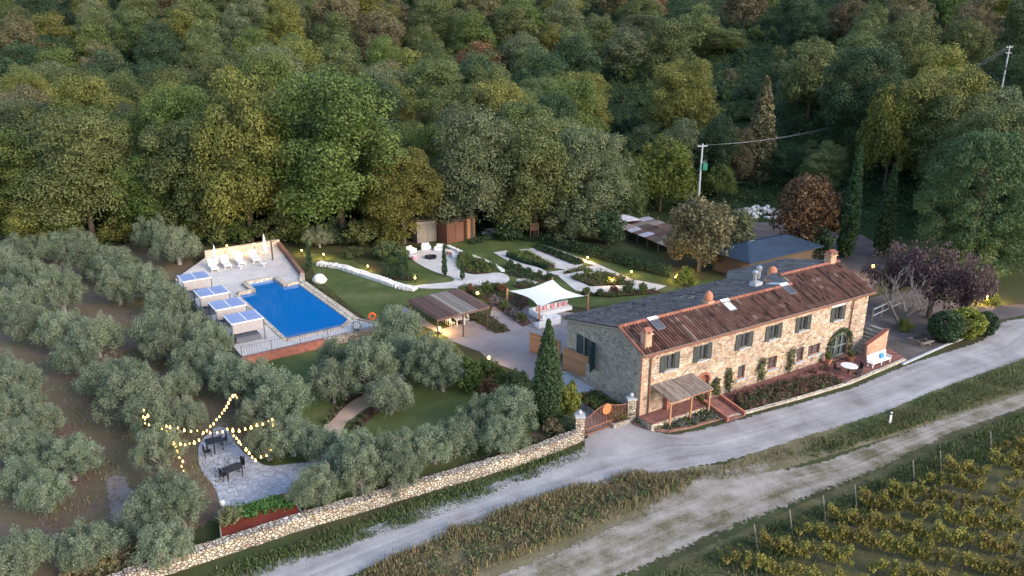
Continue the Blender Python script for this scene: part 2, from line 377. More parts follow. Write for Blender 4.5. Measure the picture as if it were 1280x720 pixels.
# ---------------------------------------------------------------- foliage meshes
def leafmesh(name, cen, rad, per, size, aspect=.6, out=.7, up=.25, seed=0, squash=1.0, shell=.45, base_r=None, jit=1.0, cap=0.0):
    """one mesh of small leaf faces spread through clumps; cen (n,3), rad (n,)"""
    g = np.random.default_rng(seed)
    cen = np.asarray(cen, float); rad = np.asarray(rad, float); n = len(cen); N = n*per
    c = np.repeat(cen, per, 0); rr = np.repeat(rad, per)
    d = g.normal(size=(N, 3)); d /= np.linalg.norm(d, axis=1)[:, None]
    d[:, 2] = np.where((d[:, 2] < 0) & (g.random(N) < cap), -d[:, 2], d[:, 2])
    rd = shell + (1-shell)*g.random(N)**.6
    p = c + d*(rr*rd)[:, None]*np.array([1, 1, squash])
    nr = d*out + np.array([0, 0, up]) + g.normal(size=(N, 3))*.55*jit
    nr /= np.linalg.norm(nr, axis=1)[:, None]
    a = np.cross(nr, g.normal(size=(N, 3))); a /= np.linalg.norm(a, axis=1)[:, None]
    b = np.cross(nr, a)
    L = (size*(.65+.7*g.random(N)))[:, None]*.5
    v = np.stack([p - a*L, p + b*L*aspect, p + a*L, p - b*L*aspect], 1).reshape(-1, 3)
    me = bpy.data.meshes.new(name)
    me.vertices.add(N*4); me.vertices.foreach_set('co', v.astype(np.float32).ravel())
    me.loops.add(N*4); me.loops.foreach_set('vertex_index', np.arange(N*4, dtype=np.int32))
    me.polygons.add(N); me.polygons.foreach_set('loop_start', np.arange(0, N*4, 4, dtype=np.int32))
    me.update(calc_edges=True)
    br = np.repeat(g.random(n) if base_r is None else base_r, per)
    at = me.attributes.new('rnd', 'FLOAT', 'FACE')
    at.data.foreach_set('value', np.clip(.5*br+.5*g.random(N), 0, 1).astype(np.float32)); return me
def crown_clumps(W_, H_, z0, n, seed, lob=3, low=.15):
    """clump centres over a lumpy crown: W_ wide, H_ tall, from z0"""
    g = np.random.default_rng(seed); cs = []; rs = []
    lobes = [((0, 0, z0+H_*.50), W_*.43, H_*.50)]
    for k in range(lob):
        t = 2*math.pi*(k+g.random()*.6)/max(lob, 1); q = W_*(.20+.08*g.random())
        lobes.append(((q*math.cos(t), q*math.sin(t), z0+H_*(.30+.32*g.random())), W_*(.25+.07*g.random()), H_*(.25+.08*g.random())))
    per = max(4, n//len(lobes))
    for i, (c, a, h) in enumerate(lobes):
        m = per*2 if i == 0 else per
        for k in range(m):
            d = g.normal(size=3); d /= np.linalg.norm(d)
            if d[2] < -.75: d[2] *= -1
            s = .72+.30*g.random()
            p = np.array(c)+d*np.array([a, a, h])*s
            if p[2] < z0+low: continue
            cs.append(p); rs.append(W_*(.085+.055*g.random()))
    return np.array(cs), np.array(rs)
def trunk_mesh(name, h, r, limbs, spread, seed, stems=1, mat=None):
    q = random.Random(seed); mb = MB()
    for s in range(stems):
        a0 = 2*math.pi*(s+q.random()*.5)/stems; lean = .0 if stems == 1 else spread*.45
        pts = [Vector((0 if stems == 1 else .08*math.cos(a0), 0 if stems == 1 else .08*math.sin(a0), -.2))]
        for i in range(1, 5):
            t = i/4; pts.append(Vector((math.cos(a0)*lean*t*t+q.uniform(-.08, .08)*h*.15, math.sin(a0)*lean*t*t+q.uniform(-.08, .08)*h*.15, h*t)))
        mb.tube(pts, [r*1.35, r*1.05, r*.85, r*.65, r*.35], 7)
        for k in range(limbs):
            t = q.uniform(.4, .95); b = pts[0].lerp(pts[-1], t); a = a0+2*math.pi*(k+q.random()*.7)/limbs
            e = b+Vector((math.cos(a)*spread, math.sin(a)*spread, h*q.uniform(.25, .6)))
            m = b.lerp(e, .5)+Vector((0, 0, h*.06))
            mb.tube([b, m, e], [r*.5, r*.32, r*.12], 5)
    return mb
PROT = {}
def proto_tree(key, name, cat, leafm, mat, trunkmb, bark):
    """register a tree kind: (crown mesh, trunk mesh)"""
    cm = leafm; cm.materials.append(mat)
    me = bpy.data.meshes.new('trunk'); me.from_pydata(trunkmb.v, [], trunkmb.f); me.materials.append(bark)
    PROT[key] = (name, cat, cm, me)
def plant(key, loc, s=1.0, rz=None, label=None, group=None, mat=None):
    name, cat, cm, tm = PROT[key]
    o = thing(name, label, cat, loc, R.uniform(0, 6.28) if rz is None else rz, group)
    o.scale = s if hasattr(s, '__len__') else (s, s, s)
    c = link('crown', cm, None, o); link('trunk', tm, None, o)
    if mat is not None:
        c.material_slots[0].link = 'OBJECT'; c.material_slots[0].material = mat
    return o

# broadleaf (unit: metres), three shapes, crown about 9 m wide and 13 m tall
for k in range(4):
    c_, r_ = crown_clumps(9.0, [11.5, 12.5, 10.5, 13.5][k], [.9, 1.2, .6, .9][k], 150, 20+k, [4, 5, 6, 4][k])
    proto_tree('broad%d' % k, 'broadleaf_tree', 'tree', leafmesh('crown', c_, r_*1.22, 300, .195, .66, out=.95, seed=40+k, squash=.95, up=.3, jit=.85, cap=.6, shell=.55), F['green'],
               trunk_mesh('trunk', 7.5, .22, 6, 2.6, 60+k), M['bark'])
for k in range(3):   # the same kind for the upper slope, with fewer and larger leaves
    c_, r_ = crown_clumps(9.0, [9.5, 11, 10][k], [.6, .8, .6][k], 84, 80+k, [4, 5, 4][k])
    proto_tree('far%d' % k, 'broadleaf_tree', 'tree', leafmesh('crown', c_, r_*1.35, 200, .265, .66, out=.95, seed=90+k, squash=.92, up=.3, jit=.85, cap=.6, shell=.55), F['green'],
               trunk_mesh('trunk', 6, .2, 4, 2.2, 95+k), M['bark'])
for k in range(4):   # olives, about 4.6 m wide, 3.9 m tall
    c_, r_ = crown_clumps(4.4, [3.4, 3.2, 3.7, 3.3][k], .35, 120, 120+k, [6, 7, 6, 5][k], .0)
    proto_tree('olive%d' % k, 'olive_tree', 'olive tree', leafmesh('crown', c_, r_*.80, 140, .16, .30, out=.35, up=.25, seed=140+k, shell=.1, squash=1.5, cap=.4), F['olive'],
               trunk_mesh('trunk', 1.7, .13, 4, .8, 160+k, stems=[2, 1, 3, 2][k]), M['grey_bark'])
def column_mesh(h, wd, seed, tip=1.0, per=26, leaf=.3, n=170):
    g = np.random.default_rng(seed); cs = []; rs = []
    for i in range(n):
        t = g.random()**.9; z = .25+t*(h-.5); q = wd/2*min(1, (1-t)**.7*1.25)*min(1, .55+t*3)
        a = 6.283*g.random(); cs.append((q*.75*math.cos(a), q*.75*math.sin(a), z)); rs.append(max(.12, q*.36))
    return leafmesh('crown', cs, rs, per, leaf, .4, out=.8, up=.5, seed=seed, squash=1.9, shell=.5)
proto_tree('cypress', 'cypress_tree', 'cypress', column_mesh(9.0, 3.0, 200, per=60, leaf=.26, n=260), F['cypress'], trunk_mesh('trunk', 3, .16, 0, 0, 1), M['bark'])
proto_tree('tall_cypress', 'cypress_tree', 'cypress', column_mesh(14.0, 2.4, 201, per=40, leaf=.4, n=260), F['cypress'], trunk_mesh('trunk', 5, .18, 0, 0, 2), M['bark'])
proto_tree('slim_cypress', 'cypress_tree', 'cypress', column_mesh(4.2, .8, 202, per=24, leaf=.22, n=90), F['cypress'], trunk_mesh('trunk', 1.2, .06, 0, 0, 3), M['bark'])
proto_tree('poplar', 'poplar_tree', 'poplar', column_mesh(15, 4.4, 203, per=34, leaf=.55, n=200), F['brown'], trunk_mesh('trunk', 9, .22, 4, 1.0, 4), M['bark'])
g_ = np.random.default_rng(5); c_ = []; r_ = []
for i in range(440):    # the big dark conifer beside the road: a broad dome of flat sprays
    t = g_.random(); z = 1.5+t*14.2; q = 7.2*math.sqrt(max(.02, 1-((z-6.0)/10.4)**2)) if z > 6 else 7.2*(.82+.18*z/6)
    a = 6.283*g_.random(); s = .6+.42*g_.random(); c_.append((q*s*math.cos(a), q*s*math.sin(a), z)); r_.append(.9+.5*g_.random())
proto_tree('conifer', 'conifer_tree', 'conifer', leafmesh('crown', c_, np.array(r_)*.85, 110, .28, .5, out=.7, up=.4, seed=6, squash=.7, jit=.8), F['fir'], trunk_mesh('trunk', 12, .3, 8, 3.5, 5), M['bark'])
c_, r_ = crown_clumps(9.5, 9.0, .4, 110, 300, 3)
proto_tree('dome', 'russet_tree', 'tree', leafmesh('crown', c_, r_, 90, .40, .55, seed=301), F['russet'], trunk_mesh('trunk', 5, .22, 6, 2.4, 6), M['bark'])
c_ = []; r_ = []
for i in range(190):    # weeping willow: tall clumps hanging
    a = 6.283*g_.random(); t = g_.random()**.5; q = 5.4*t; top = 11.5*math.sqrt(max(.05, 1-(t*.86)**2))
    c_.append((q*math.cos(a), q*math.sin(a), top*g_.uniform(.35, 1)+.8)); r_.append(g_.uniform(.7, 1.15))
proto_tree('willow', 'willow_tree', 'willow', leafmesh('crown', c_, r_, 80, .46, .4, out=.6, up=0, seed=302, squash=1.6), F['willow'], trunk_mesh('trunk', 7, .24, 6, 2.0, 7), M['bark'])
c_, r_ = crown_clumps(6.0, 4.6, .9, 60, 310, 4)
proto_tree('plum', 'plum_tree', 'plum tree', leafmesh('crown', c_, r_*1.1, 60, .26, .5, seed=311, shell=.2), F['plum'], trunk_mesh('trunk', 3.2, .16, 7, 1.6, 8, 2), M['bark'])
c_, r_ = crown_clumps(7.0, 7.5, .6, 90, 320, 4)
proto_tree('shrubtree', 'broadleaf_tree', 'tree', leafmesh('crown', c_, r_, 80, .36, .5, seed=321), F['brown'], trunk_mesh('trunk', 4.5, .16, 5, 1.8, 9), M['bark'])
for k in range(3):
    c_, r_ = crown_clumps(2.0, 1.5, .1, 26, 330+k, 3, 0)
    proto_tree('bush%d' % k, 'shrub', 'shrub', leafmesh('crown', c_, r_*1.25, 110, .13, .6, seed=334+k, shell=.4), F['bed'], trunk_mesh('trunk', .7, .04, 4, .4, 10+k, 3), M['bark'])

c_ = []
for i in range(150):
    d = g_.normal(size=3); d /= np.linalg.norm(d); c_.append((d[0]*.85, d[1]*.85, 1.0+d[2]*.85))
proto_tree('clipped', 'clipped_shrub', 'shrub', leafmesh('crown', c_, [.22]*150, 50, .13, .6, seed=340, shell=.6), F['lime'], trunk_mesh('trunk', .8, .06, 3, .3, 14), M['bark'])

# ---------------------------------------------------------------- the setting: ground sheets
gx = np.unique(np.concatenate([np.linspace(-3000, -320, 12), np.arange(-320, 321, 7.0), np.linspace(320, 3000, 12)]))
gy = np.unique(np.concatenate([np.linspace(-3000, -40, 8), np.arange(-40, 80, 30.0), np.arange(80, 480, 5.0), np.linspace(480, 4000, 14)]))
X, Y = np.meshgrid(gx, gy); Z = T(X, Y)
Z = np.where(Y > 560, -1.0, np.where(Y > 480, np.minimum(Z, 10), Z))
nx, ny = len(gx), len(gy)
me = bpy.data.meshes.new('ground')
vv = np.stack([X, Y, Z], -1).reshape(-1, 3)
ff = [(j*nx+i, j*nx+i+1, (j+1)*nx+i+1, (j+1)*nx+i) for j in range(ny-1) for i in range(nx-1)]
me.from_pydata(vv.tolist(), [], ff); me.polygons.foreach_set('use_smooth', [True]*len(ff))
me.materials.append(M['ground']); me.materials.append(M['forest_floor'])
mid = np.array([vv[list(f)].mean(0) for f in ff])
me.polygons.foreach_set('material_index', (mid[:, 1] > yt(mid[:, 0])-2).astype(np.int32)); me.update()
tag(link('ground', me, None), kind='structure')

def densify(pts, step=1.5):
    out = []
    for i, p in enumerate(pts):
        q = pts[(i+1) % len(pts)]; m = max(1, int((q-p).length/step))
        out += [p.lerp(q, k/m) for k in range(m)]
    return out
def sheet(name, pts, z, mat, feather=0.0, kind='structure', label=None, smooth=0):
    pts = [Vector((p[0], p[1], 0)) for p in pts]
    a = sum(pts[i-1].x*pts[i].y-pts[i].x*pts[i-1].y for i in range(len(pts)))
    if a < 0: pts = pts[::-1]
    for _ in range(smooth):      # corner cutting
        q = []
        for i, p in enumerate(pts):
            n2 = pts[(i+1) % len(pts)]; q += [p.lerp(n2, .25), p.lerp(n2, .75)]
        pts = q
    me = bpy.data.meshes.new(name)
    if feather:
        # a fine grid over the outline; the attribute edge falls to 0 towards the border
        st = max(.3, feather*.4); x0, x1 = min(p.x for p in pts), max(p.x for p in pts); y0, y1 = min(p.y for p in pts), max(p.y for p in pts)
        y0 = max(y0, 22.0); gx_ = np.arange(x0-st, x1+2*st, st); gy_ = np.arange(y0-st, y1+2*st, st); XX, YY = np.meshgrid(gx_, gy_); fx_, fy_ = XX.ravel(), YY.ravel()
        ins = np.zeros(len(fx_), bool); dist = np.full(len(fx_), 1e9); k = len(pts)-1
        for q_ in range(len(pts)):
            a, b = pts[q_], pts[k]; k = q_
            with np.errstate(divide='ignore', invalid='ignore'): ins ^= ((a.y > fy_) != (b.y > fy_)) & (fx_ < (b.x-a.x)*(fy_-a.y)/(b.y-a.y)+a.x)
            dx_, dy_ = b.x-a.x, b.y-a.y; t_ = np.clip(((fx_-a.x)*dx_+(fy_-a.y)*dy_)/max(dx_*dx_+dy_*dy_, 1e-9), 0, 1)
            dist = np.minimum(dist, np.hypot(fx_-a.x-t_*dx_, fy_-a.y-t_*dy_))
        ed = np.where(ins, np.minimum(1, dist/feather), 0); w_ = len(gx_); I_ = ins.reshape(XX.shape)
        cell = I_[:-1, :-1] | I_[1:, :-1] | I_[:-1, 1:] | I_[1:, 1:]; jj, ii = np.nonzero(cell); b0 = jj*w_+ii
        qd = np.stack([b0, b0+1, b0+w_+1, b0+w_], 1); used = np.unique(qd); mp_i = np.full(len(fx_), -1); mp_i[used] = np.arange(len(used))
        me.from_pydata(np.stack([fx_[used], fy_[used], np.full(len(used), z)], 1).tolist(), [], mp_i[qd].tolist())
        at = me.attributes.new('edge', 'FLOAT', 'POINT'); at.data.foreach_set('value', ed[used].astype(np.float32))
    else:
        vs = [(p.x, p.y, z) for p in pts]; me.from_pydata(vs, [], [tuple(t) for t in tessellate_polygon([pts])])
        if 'edge' in name: pass
        at = me.attributes.new('edge', 'FLOAT', 'POINT'); at.data.foreach_set('value', [1.0]*len(vs))
    for p in me.polygons:
        if p.normal.z < 0: p.flip()
    me.update(); return tag(link(name, me, mat), label, kind=kind)
def strip(name, A_, B_, z, mat, nacross=9, n=60, feather=.1):
    """a way between two edge lines (lists of points), with across / along / edge attributes"""
    def resample(L):
        L = [Vector((p[0], p[1], 0)) for p in L]; d = [0]
        for i in range(1, len(L)): d.append(d[-1]+(L[i]-L[i-1]).length)
        return [Vector((np.interp(t*d[-1], d, [p.x for p in L]), np.interp(t*d[-1], d, [p.y for p in L]), 0)) for t in np.linspace(0, 1, n)], d[-1]
    A2, la = resample(A_); B2, lb = resample(B_)
    ts = np.concatenate([[0, feather*.5, feather], np.linspace(feather, 1-feather, nacross)[1:-1], [1-feather, 1-feather*.5, 1]]); m = len(ts)
    vs = []; ac = []; al = []; ed = []
    for i in range(n):
        for t in ts:
            p = A2[i].lerp(B2[i], t); vs.append((p.x, p.y, z)); ac.append(t); al.append(la*i/n); ed.append(min(1, min(t, 1-t)/feather))
    fs = [(i*m+k, i*m+k+1, (i+1)*m+k+1, (i+1)*m+k) for i in range(n-1) for k in range(m-1)]
    me = bpy.data.meshes.new(name); me.from_pydata(vs, [], fs)
    for nm, d in (('across', ac), ('along', al), ('edge', ed)):
        at = me.attributes.new(nm, 'FLOAT', 'POINT'); at.data.foreach_set('value', d)
    for p in me.polygons:
        if p.normal.z < 0: p.flip()
    me.update(); return tag(link(name, me, mat), kind='structure')

# fields and verges (each 4 mm and more above the one below)
sheet('grove_soil', Ws([(-160,320), (60,285), (230,300), (262,345), (300,450), (330,560), (300,640), (180,712), (120,760), (-300,760)]), .008, M['soil'], 1.5)
sheet('grove_lawn', Ws([(300,450), (470,420), (560,415), (600,455), (700,520), (720,545), (560,600), (420,640), (345,640), (330,560)]), 0.012, M['shade_lawn'], .8)
sheet('bank_soil', Ws([(420,640), (450,610), (560,585), (640,555), (690,525), (722,532), (725,548), (560,604), (440,640)]), 0.016, M['soil'], .4)
sheet('pale_soil_patch', Ws([(120,590), (165,590), (190,640), (180,665), (130,660)]), 0.02, M['pale_soil'], 1.0)
M['vineyard_ground'] = groundmat('vineyard_ground', [(.045,.048,.022), (.085,.08,.036), (.14,.12,.066)], .5, 5, edge=True)
sheet('vineyard_grass', Ws([(780,800), (830,700), (1017,616), (1108,577), (1198,528), (1330,470), (1500,500), (1500,800)]), .008, M['vineyard_ground'], .8)
sheet('verge_grass', Ws([(200,740), (520,628), (700,570), (742,552), (735,575), (600,650), (400,735), (380,760)]), 0.02, M['green_verge'], .5)
sheet('middle_verge', Ws([(380,760), (560,655), (700,605), (800,580), (904,578), (994,541), (1108,508), (1171,482), (1330,420), (1330,480), (1108,552), (926,606), (800,652), (700,700), (560,770)]), 0.012, M['dry_verge'], .6)
sheet('middle_grass', Ws([(960,580), (1060,520), (1171,480), (1330,425), (1330,470), (1160,525), (1040,568)]), 0.016, M['green_verge'], 1.2)
sheet('bare_earth', Ws([(770,655), (815,612), (890,580), (960,570), (985,585), (930,625), (850,655)]), 0.024, M['track'], 1.5, smooth=2)
# the white road and the farm track
strip('road', Ws([(150,768), (330,704), (500,642), (650,590), (735,552), (790,534), (836,543), (902,528), (1062,484), (1130,455), (1224,425), (1250,400), (1400,383)]),
      Ws([(280,800), (430,728), (560,672), (700,624), (790,600), (904,583), (994,554), (1108,518), (1171,491), (1290,448), (1340,420), (1390,412), (1460,405)]), .036, M['road'], 11, 90, .14)
strip('track', Ws([(390,800), (590,722), (680,685), (780,640), (910,592), (1010,578), (1108,545), (1190,516), (1290,485), (1420,440)]),
      Ws([(640,800), (790,728), (840,706), (904,676), (1017,630), (1060,612), (1108,590), (1198,542), (1290,509), (1440,460)]), .030, M['track'], 9, 70, .30)
sheet('gate_apron', Ws([(728,552), (735,541), (760,533), (788,526), (796,532), (840,545), (800,570), (735,575)]), 0.044, M['road'], .3)
# estate ground
sheet('courtyard', Ws([(560,412), (612,395), (618,378), (640,380), (690,388), (732,393), (722,410), (712,430), (700,445), (704,470), (760,505), (786,525), (734,541), (720,516), (655,470), (640,462), (612,452), (600,440), (560,425)]), 0.024, M['gravel'])
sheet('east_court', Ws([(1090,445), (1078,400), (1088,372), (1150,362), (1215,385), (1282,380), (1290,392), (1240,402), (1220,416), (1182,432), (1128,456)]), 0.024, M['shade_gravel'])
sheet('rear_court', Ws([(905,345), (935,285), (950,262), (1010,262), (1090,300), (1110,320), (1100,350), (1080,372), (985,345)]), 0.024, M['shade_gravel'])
sheet('pool_lawn', Ws([(376,316), (430,318), (480,345), (520,362), (566,366), (512,382), (540,405), (470,420), (440,388), (395,348)]), 0.012, M['lawn'], .4)
sheet('garden_lawn', Ws([(470,312), (520,315), (556,300), (610,288), (668,288), (700,300), (840,338), (858,352), (900,345), (880,372), (735,385), (640,385), (612,380), (520,362), (480,345)]), .008, M['lawn'], .5)
sheet('pergola_floor', Ws([(505,383), (550,412), (612,396), (640,410), (600,440), (552,418), (500,395)]), 0.03, M['gravel'])

# white gravel paths of the formal garden
def Z4(pts): return [(480+x/3.556, 260+y/3.556) for x, y in pts]
garden_paths = [
 [(95,205), (180,183), (280,178), (345,205), (350,240), (325,262), (345,285), (400,300), (470,290), (530,288), (565,315), (540,338), (440,356), (150,362), (130,345), (230,337), (325,327), (290,302), (225,287), (140,243)],
 [(600,186), (662,180), (885,252), (840,280), (760,268)],
 [(690,166), (705,163), (945,248), (1100,318), (1258,348), (1200,372), (1130,348), (960,268)],
 [(720,288), (940,258), (1000,283), (800,308)],
 [(775,305), (810,300), (915,352), (900,378), (850,368)],
 [(900,352), (1130,343), (1190,368), (1060,378), (900,380)],
 [(486,200), (545,190), (570,232), (690,268), (750,300), (705,302), (556,240)],
 [(585,318), (650,312), (690,335), (668,340), (620,328), (590,332)]]
for i, g in enumerate(garden_paths):
    sheet('garden_path', Ws(Z4(g)), .050+.0045*i, M['garden_gravel'], smooth=2 if i in (0, 7) else 0)
beds = [[(610,200), (640,193), (765,262), (730,275), (560,205)], [(668,172), (690,168), (892,248), (850,256), (680,190)],
        [(830,318), (960,285), (1110,338), (930,348)], [(800,285), (880,268), (920,275), (800,298)],
        [(330,215), (350,210), (470,255), (505,280), (440,300), (350,285), (318,262)],
        [(548,248), (700,306), (760,318), (690,332), (560,300)], [(560,345), (640,330), (690,350), (620,365)],
        [(330,360), (480,345), (545,350), (545,400), (470,420), (360,372)], [(470,425), (520,415), (660,515), (620,530)],
        [(350,470), (430,455), (565,550), (500,560)], [(0,190), (95,190), (95,300), (130,300), (140,330), (0,312)], [(880,385), (1190,365), (1240,380), (1000,400)],
        [(500,400), (640,380), (640,430), (600,470), (560,450)]]
for i, g in enumerate(beds):
    sheet('planting_bed', Ws(Z4(g)), .095+.0045*i, M['dark_mulch'], smooth=2 if i in (4, 6, 10) else 0)

# tan path through the olives
strip('olive_path', Ws([(384,577), (393,556), (408,528), (430,505), (457,490), (480,475), (497,464)]), Ws([(413,580), (417,560), (432,530), (455,512), (473,503), (492,484), (506,470)]), .021, M['tan_path'], 5, 30, .04)
for nm, pts in (('path_bed', [(404,530), (424,502), (450,487), (458,492), (432,506), (411,531)]), ('path_bed', [(436,532), (456,514), (474,505), (478,512), (456,530), (440,545)])):
    sheet(nm, Ws(pts), .026, M['dark_mulch'], smooth=1)
# stone terrace under the bulbs
def Z5(pts): return [(140+x/3.273, 460+y/3.273) for x, y in pts]
sheet('stone_terrace', Ws(Z5([(350,330), (370,290), (425,238), (480,250), (520,335), (600,388), (640,405), (740,392), (885,378), (895,412), (760,490), (700,515), (450,592), (425,490), (360,420)])), .03, M['paving'], smooth=1)

# ---------------------------------------------------------------- the stone farmhouse
HA = W(804.5, 444.5, 5.75); HB = W(1095, 364, 5.75)
he = (HB-HA).normalized(); hn = Vector((-he.y, he.x, 0)); HRZ = math.atan2(he.y, he.x)
HO = HA + he*.3 + hn*.4; HO.z = 0
HL, HD = 27.1, 9.5
def H(x, y, z=0.0): return HO + he*x + hn*y + Vector((0, 0, z))
def fx(u, v):       # facade coordinates of a photograph point
    p = on_plane(u, v, HO, hn); return (p-HO).dot(he), p.z
def loc_h(p): d = p-HO; return Vector((d.dot(he), d.dot(hn), p.z))

house = thing('stone_farmhouse', 'long two-storey stone farmhouse with red tiled roof and dark shutters beside the white road', 'farmhouse', HO, HRZ)
ups = [(fx(u, v)[0], 4.38) for u, v in ((837,452), (878,440), (930,426), (967,413), (1004,403), (1047,393))]
def wall_holes(mb, x0, x1, z0, z1, holes, tk=.45, axis='x', y0=0.0, zt=None):
    """wall panel in the plane y = y0 (or x = y0) with square openings and their reveals"""
    xs = sorted({x0, x1, *[h[0] for h in holes], *[h[1] for h in holes]}); zs = sorted({z0, z1, *[h[2] for h in holes], *[h[3] for h in holes]})
    def pt(a, d, z): return (a, y0+d, z) if axis == 'x' else (y0+d, a, z)
    for i in range(len(xs)-1):
        for j in range(len(zs)-1):
            cx, cz = (xs[i]+xs[i+1])/2, (zs[j]+zs[j+1])/2
            if any(h[0] < cx < h[1] and h[2] < cz < h[3] for h in holes): continue
            mb.add([pt(xs[i], 0, zs[j]), pt(xs[i+1], 0, zs[j]), pt(xs[i+1], 0, zs[j+1]), pt(xs[i], 0, zs[j+1])], [(0,1,2,3)])
    for a, b, c, d in holes:
        q = [(a, c), (b, c), (b, d), (a, d)]
        for k in range(4):
            p, r2 = q[k], q[(k+1) % 4]
            mb.add([pt(p[0], 0, p[1]), pt(r2[0], 0, r2[1]), pt(r2[0], tk, r2[1]), pt(p[0], tk, p[1])], [(0,3,2,1)])
UW, UH = .95, 1.25
holes = [(x-UW/2, x+UW/2, z-UH/2, z+UH/2) for x, z in ups]
gnd = [(10.89, 1.56, .85, 1.15), (14.64, 1.5, 1.15, 1.15), (18.25, 1.45, .9, 1.3), (20.1, 1.5, 1.6, .95)]
holes += [(x-w_/2, x+w_/2, z-h_/2, z+h_/2) for x, z, w_, h_ in gnd]
DOOR = (22.3, 24.9, 0.02, 2.25); ARCH = (5.9, 7.2, 0.02, 2.4)
holes += [DOOR, ARCH]
fw = MB(); wall_holes(fw, 0, HL, -.2, 5.62, holes)
fw.build('front_wall', M['house_stone'], house)
gw = MB(); GH = (5.5, 7.2, 2.35, 4.55)
def roof_z(x, y):
    if x < 19.2: return 5.75+.424*(y+.4) if y < 2.5 else 6.98-.215*(y-2.5)
    return 5.75+.424*(y+.4) if y < 3.75 else 7.51-.215*(y-3.75)
wall_holes(gw, 0, HD, -.2, 5.4, [GH], axis='y')
gw.add([(0, 0, 5.4), (0, HD, 5.4), (0, HD, roof_z(0, HD)-.1), (0, 2.5, roof_z(0, 2.5)-.1), (0, 0, roof_z(0, 0)-.1)], [(0,1,2,3,4)])
gw.build('gable_wall', M['gable_stone'], house)
rw = MB(); rw.add([(HL, 0, -.2), (HL, HD, -.2), (HL, HD, roof_z(25, HD)-.1), (HL, 3.75, roof_z(25, 3.75)-.1), (HL, 0, roof_z(25, 0)-.1)], [(0,1,2,3,4)])
rw.add([(0, HD, -.2), (HL, HD, -.2), (HL, HD, 5.3), (0, HD, 5.3)], [(0,3,2,1)])
rw.build('rear_wall', M['gable_stone'], house)
# brick quoins at the front corner and lintels over the openings
qn = MB()
for k in range(14):
    wdt = .34 if k % 2 else .22
    qn.box((wdt/2-.012, -.012+.15, .3+k*.385), (wdt+.024, .33, .30))
qn.build('brick_quoin', M['pale_brick'], house)
# tiled roof slopes: rows of half round tiles in lapped courses, with the random tone per tile
def tile_slope(name, x0, x1, y0, z0, y1, z1, mat, seed, pitch=.31, course=.44):
    q = random.Random(seed); mb = MB(); ln = math.hypot(y1-y0, z1-z0); nc = max(1, int(round(ln/course))); nt2 = int(round((x1-x0)/pitch)); dx = (x1-x0)/nt2
    colt = [q.gauss(.45, .4) for _ in range(nt2)]
    ny_, nz_ = -(z1-z0)/ln, (y1-y0)/ln
    if nz_ < 0: ny_, nz_ = -ny_, -nz_
    prof = [(0, 0.0), (.08, .09), (.28, .15), (.48, .09), (.56, 0.0), (.68, -.05), (.88, -.05), (1.0, 0.0)]
    for c in range(nc):
        ta, tb = c/nc, (c+1.06)/nc
        for k in range(nt2):
            tone = min(1, max(0, .5*q.gauss(.45, .28)+.5*colt[k])); la, lb = .035+q.uniform(-.012, .012), q.uniform(-.012, .012); vs = []
            for t, lift in ((ta, la), (tb, lb)):
                for px, ph in prof:
                    hh = ph+lift; vs.append((x0+(k+px)*dx, y0+(y1-y0)*t+ny_*hh, z0+(z1-z0)*t+nz_*hh))
            n2 = len(prof)
            fs = [(i, i+1, n2+i+1, n2+i) if y1 > y0 else (i, n2+i, n2+i+1, i+1) for i in range(n2-1)]
            mb.add(vs, fs, tone)
            # end of the tile, facing down the slope
    return mb.build(name, mat, house)
tile_slope('roof_slope', -.3, HL+.35, -.42, 5.74, 2.5, 6.98, M['red_tile'], 1)
tile_slope('roof_slope', 19.2, HL+.35, 2.5, 6.98, 3.75, 7.51, M['red_tile'], 2)
tile_slope('roof_slope', -.3, 19.2, 9.85, 5.40, 2.5, 6.98, M['old_tile'], 3, .38)
tile_slope('roof_slope', 19.2, HL+.35, 9.85, 6.19, 3.75, 7.51, M['old_tile'], 4, .38)
ub = MB()      # boarding under the tiles, and the cheek where the roof steps up
for x0, x1, pr in ((-.28, 19.2, [(-.42, 5.66), (2.5, 6.9), (9.85, 5.32)]), (19.2, HL+.33, [(-.42, 5.66), (3.75, 7.43), (9.85, 6.11)])):
    n3 = len(pr); top = [(y, z) for y, z in pr]; bot = [(y, z-.13) for y, z in pr]
    vs = [(x0, y, z) for y, z in top+bot[::-1]]+[(x1, y, z) for y, z in top+bot[::-1]]; k2 = 2*n3
    ub.add(vs, [tuple(range(k2))[::-1], tuple(range(k2, 2*k2))]+[(i, (i+1) % k2, k2+(i+1) % k2, k2+i) for i in range(k2)])
ub.build('roof_board', M['grey_wood'], house)
ck = MB(); ck.add([(19.17, 2.2, 6.85), (19.17, 3.75, 7.52), (19.17, 9.85, 6.2), (19.17, 9.85, 5.3)], [(0,1,2,3), (3,2,1,0)]); ck.build('roof_cheek', M['concrete'], house)
fl = MB(); fl.box((18.6, 3.5, 6.93), (1.2, 1.7, .05), rx=-.21); fl.build('lead_flashing', M['concrete'], house)
for x0, x1, y, z in ((-.3, 19.2, 2.5, 7.0), (19.1, HL+.35, 3.75, 7.53)):
    rg = MB(); k = int((x1-x0)/.42)
    for i in range(k):
        a = x0+(x1-x0)*i/k; b = x0+(x1-x0)*(i+1.08)/k
        rg.tube([(a, y, z+.03), (b, y, z+.05)], [.17, .14], 8)
    rg.build('ridge_tiles', M['ridge_tile'], house)
rg = MB()
for i in range(8):     # verge tiles at the left end of the red slope
    t0, t1 = i/8, (i+1.1)/8
    rg.tube([(-.3, -.42+2.92*t0, 5.80+1.24*t0), (-.3, -.42+2.92*t1, 5.83+1.24*t1)], [.12, .10], 7)
rg.build('verge_tiles', M['ridge_tile'], house)
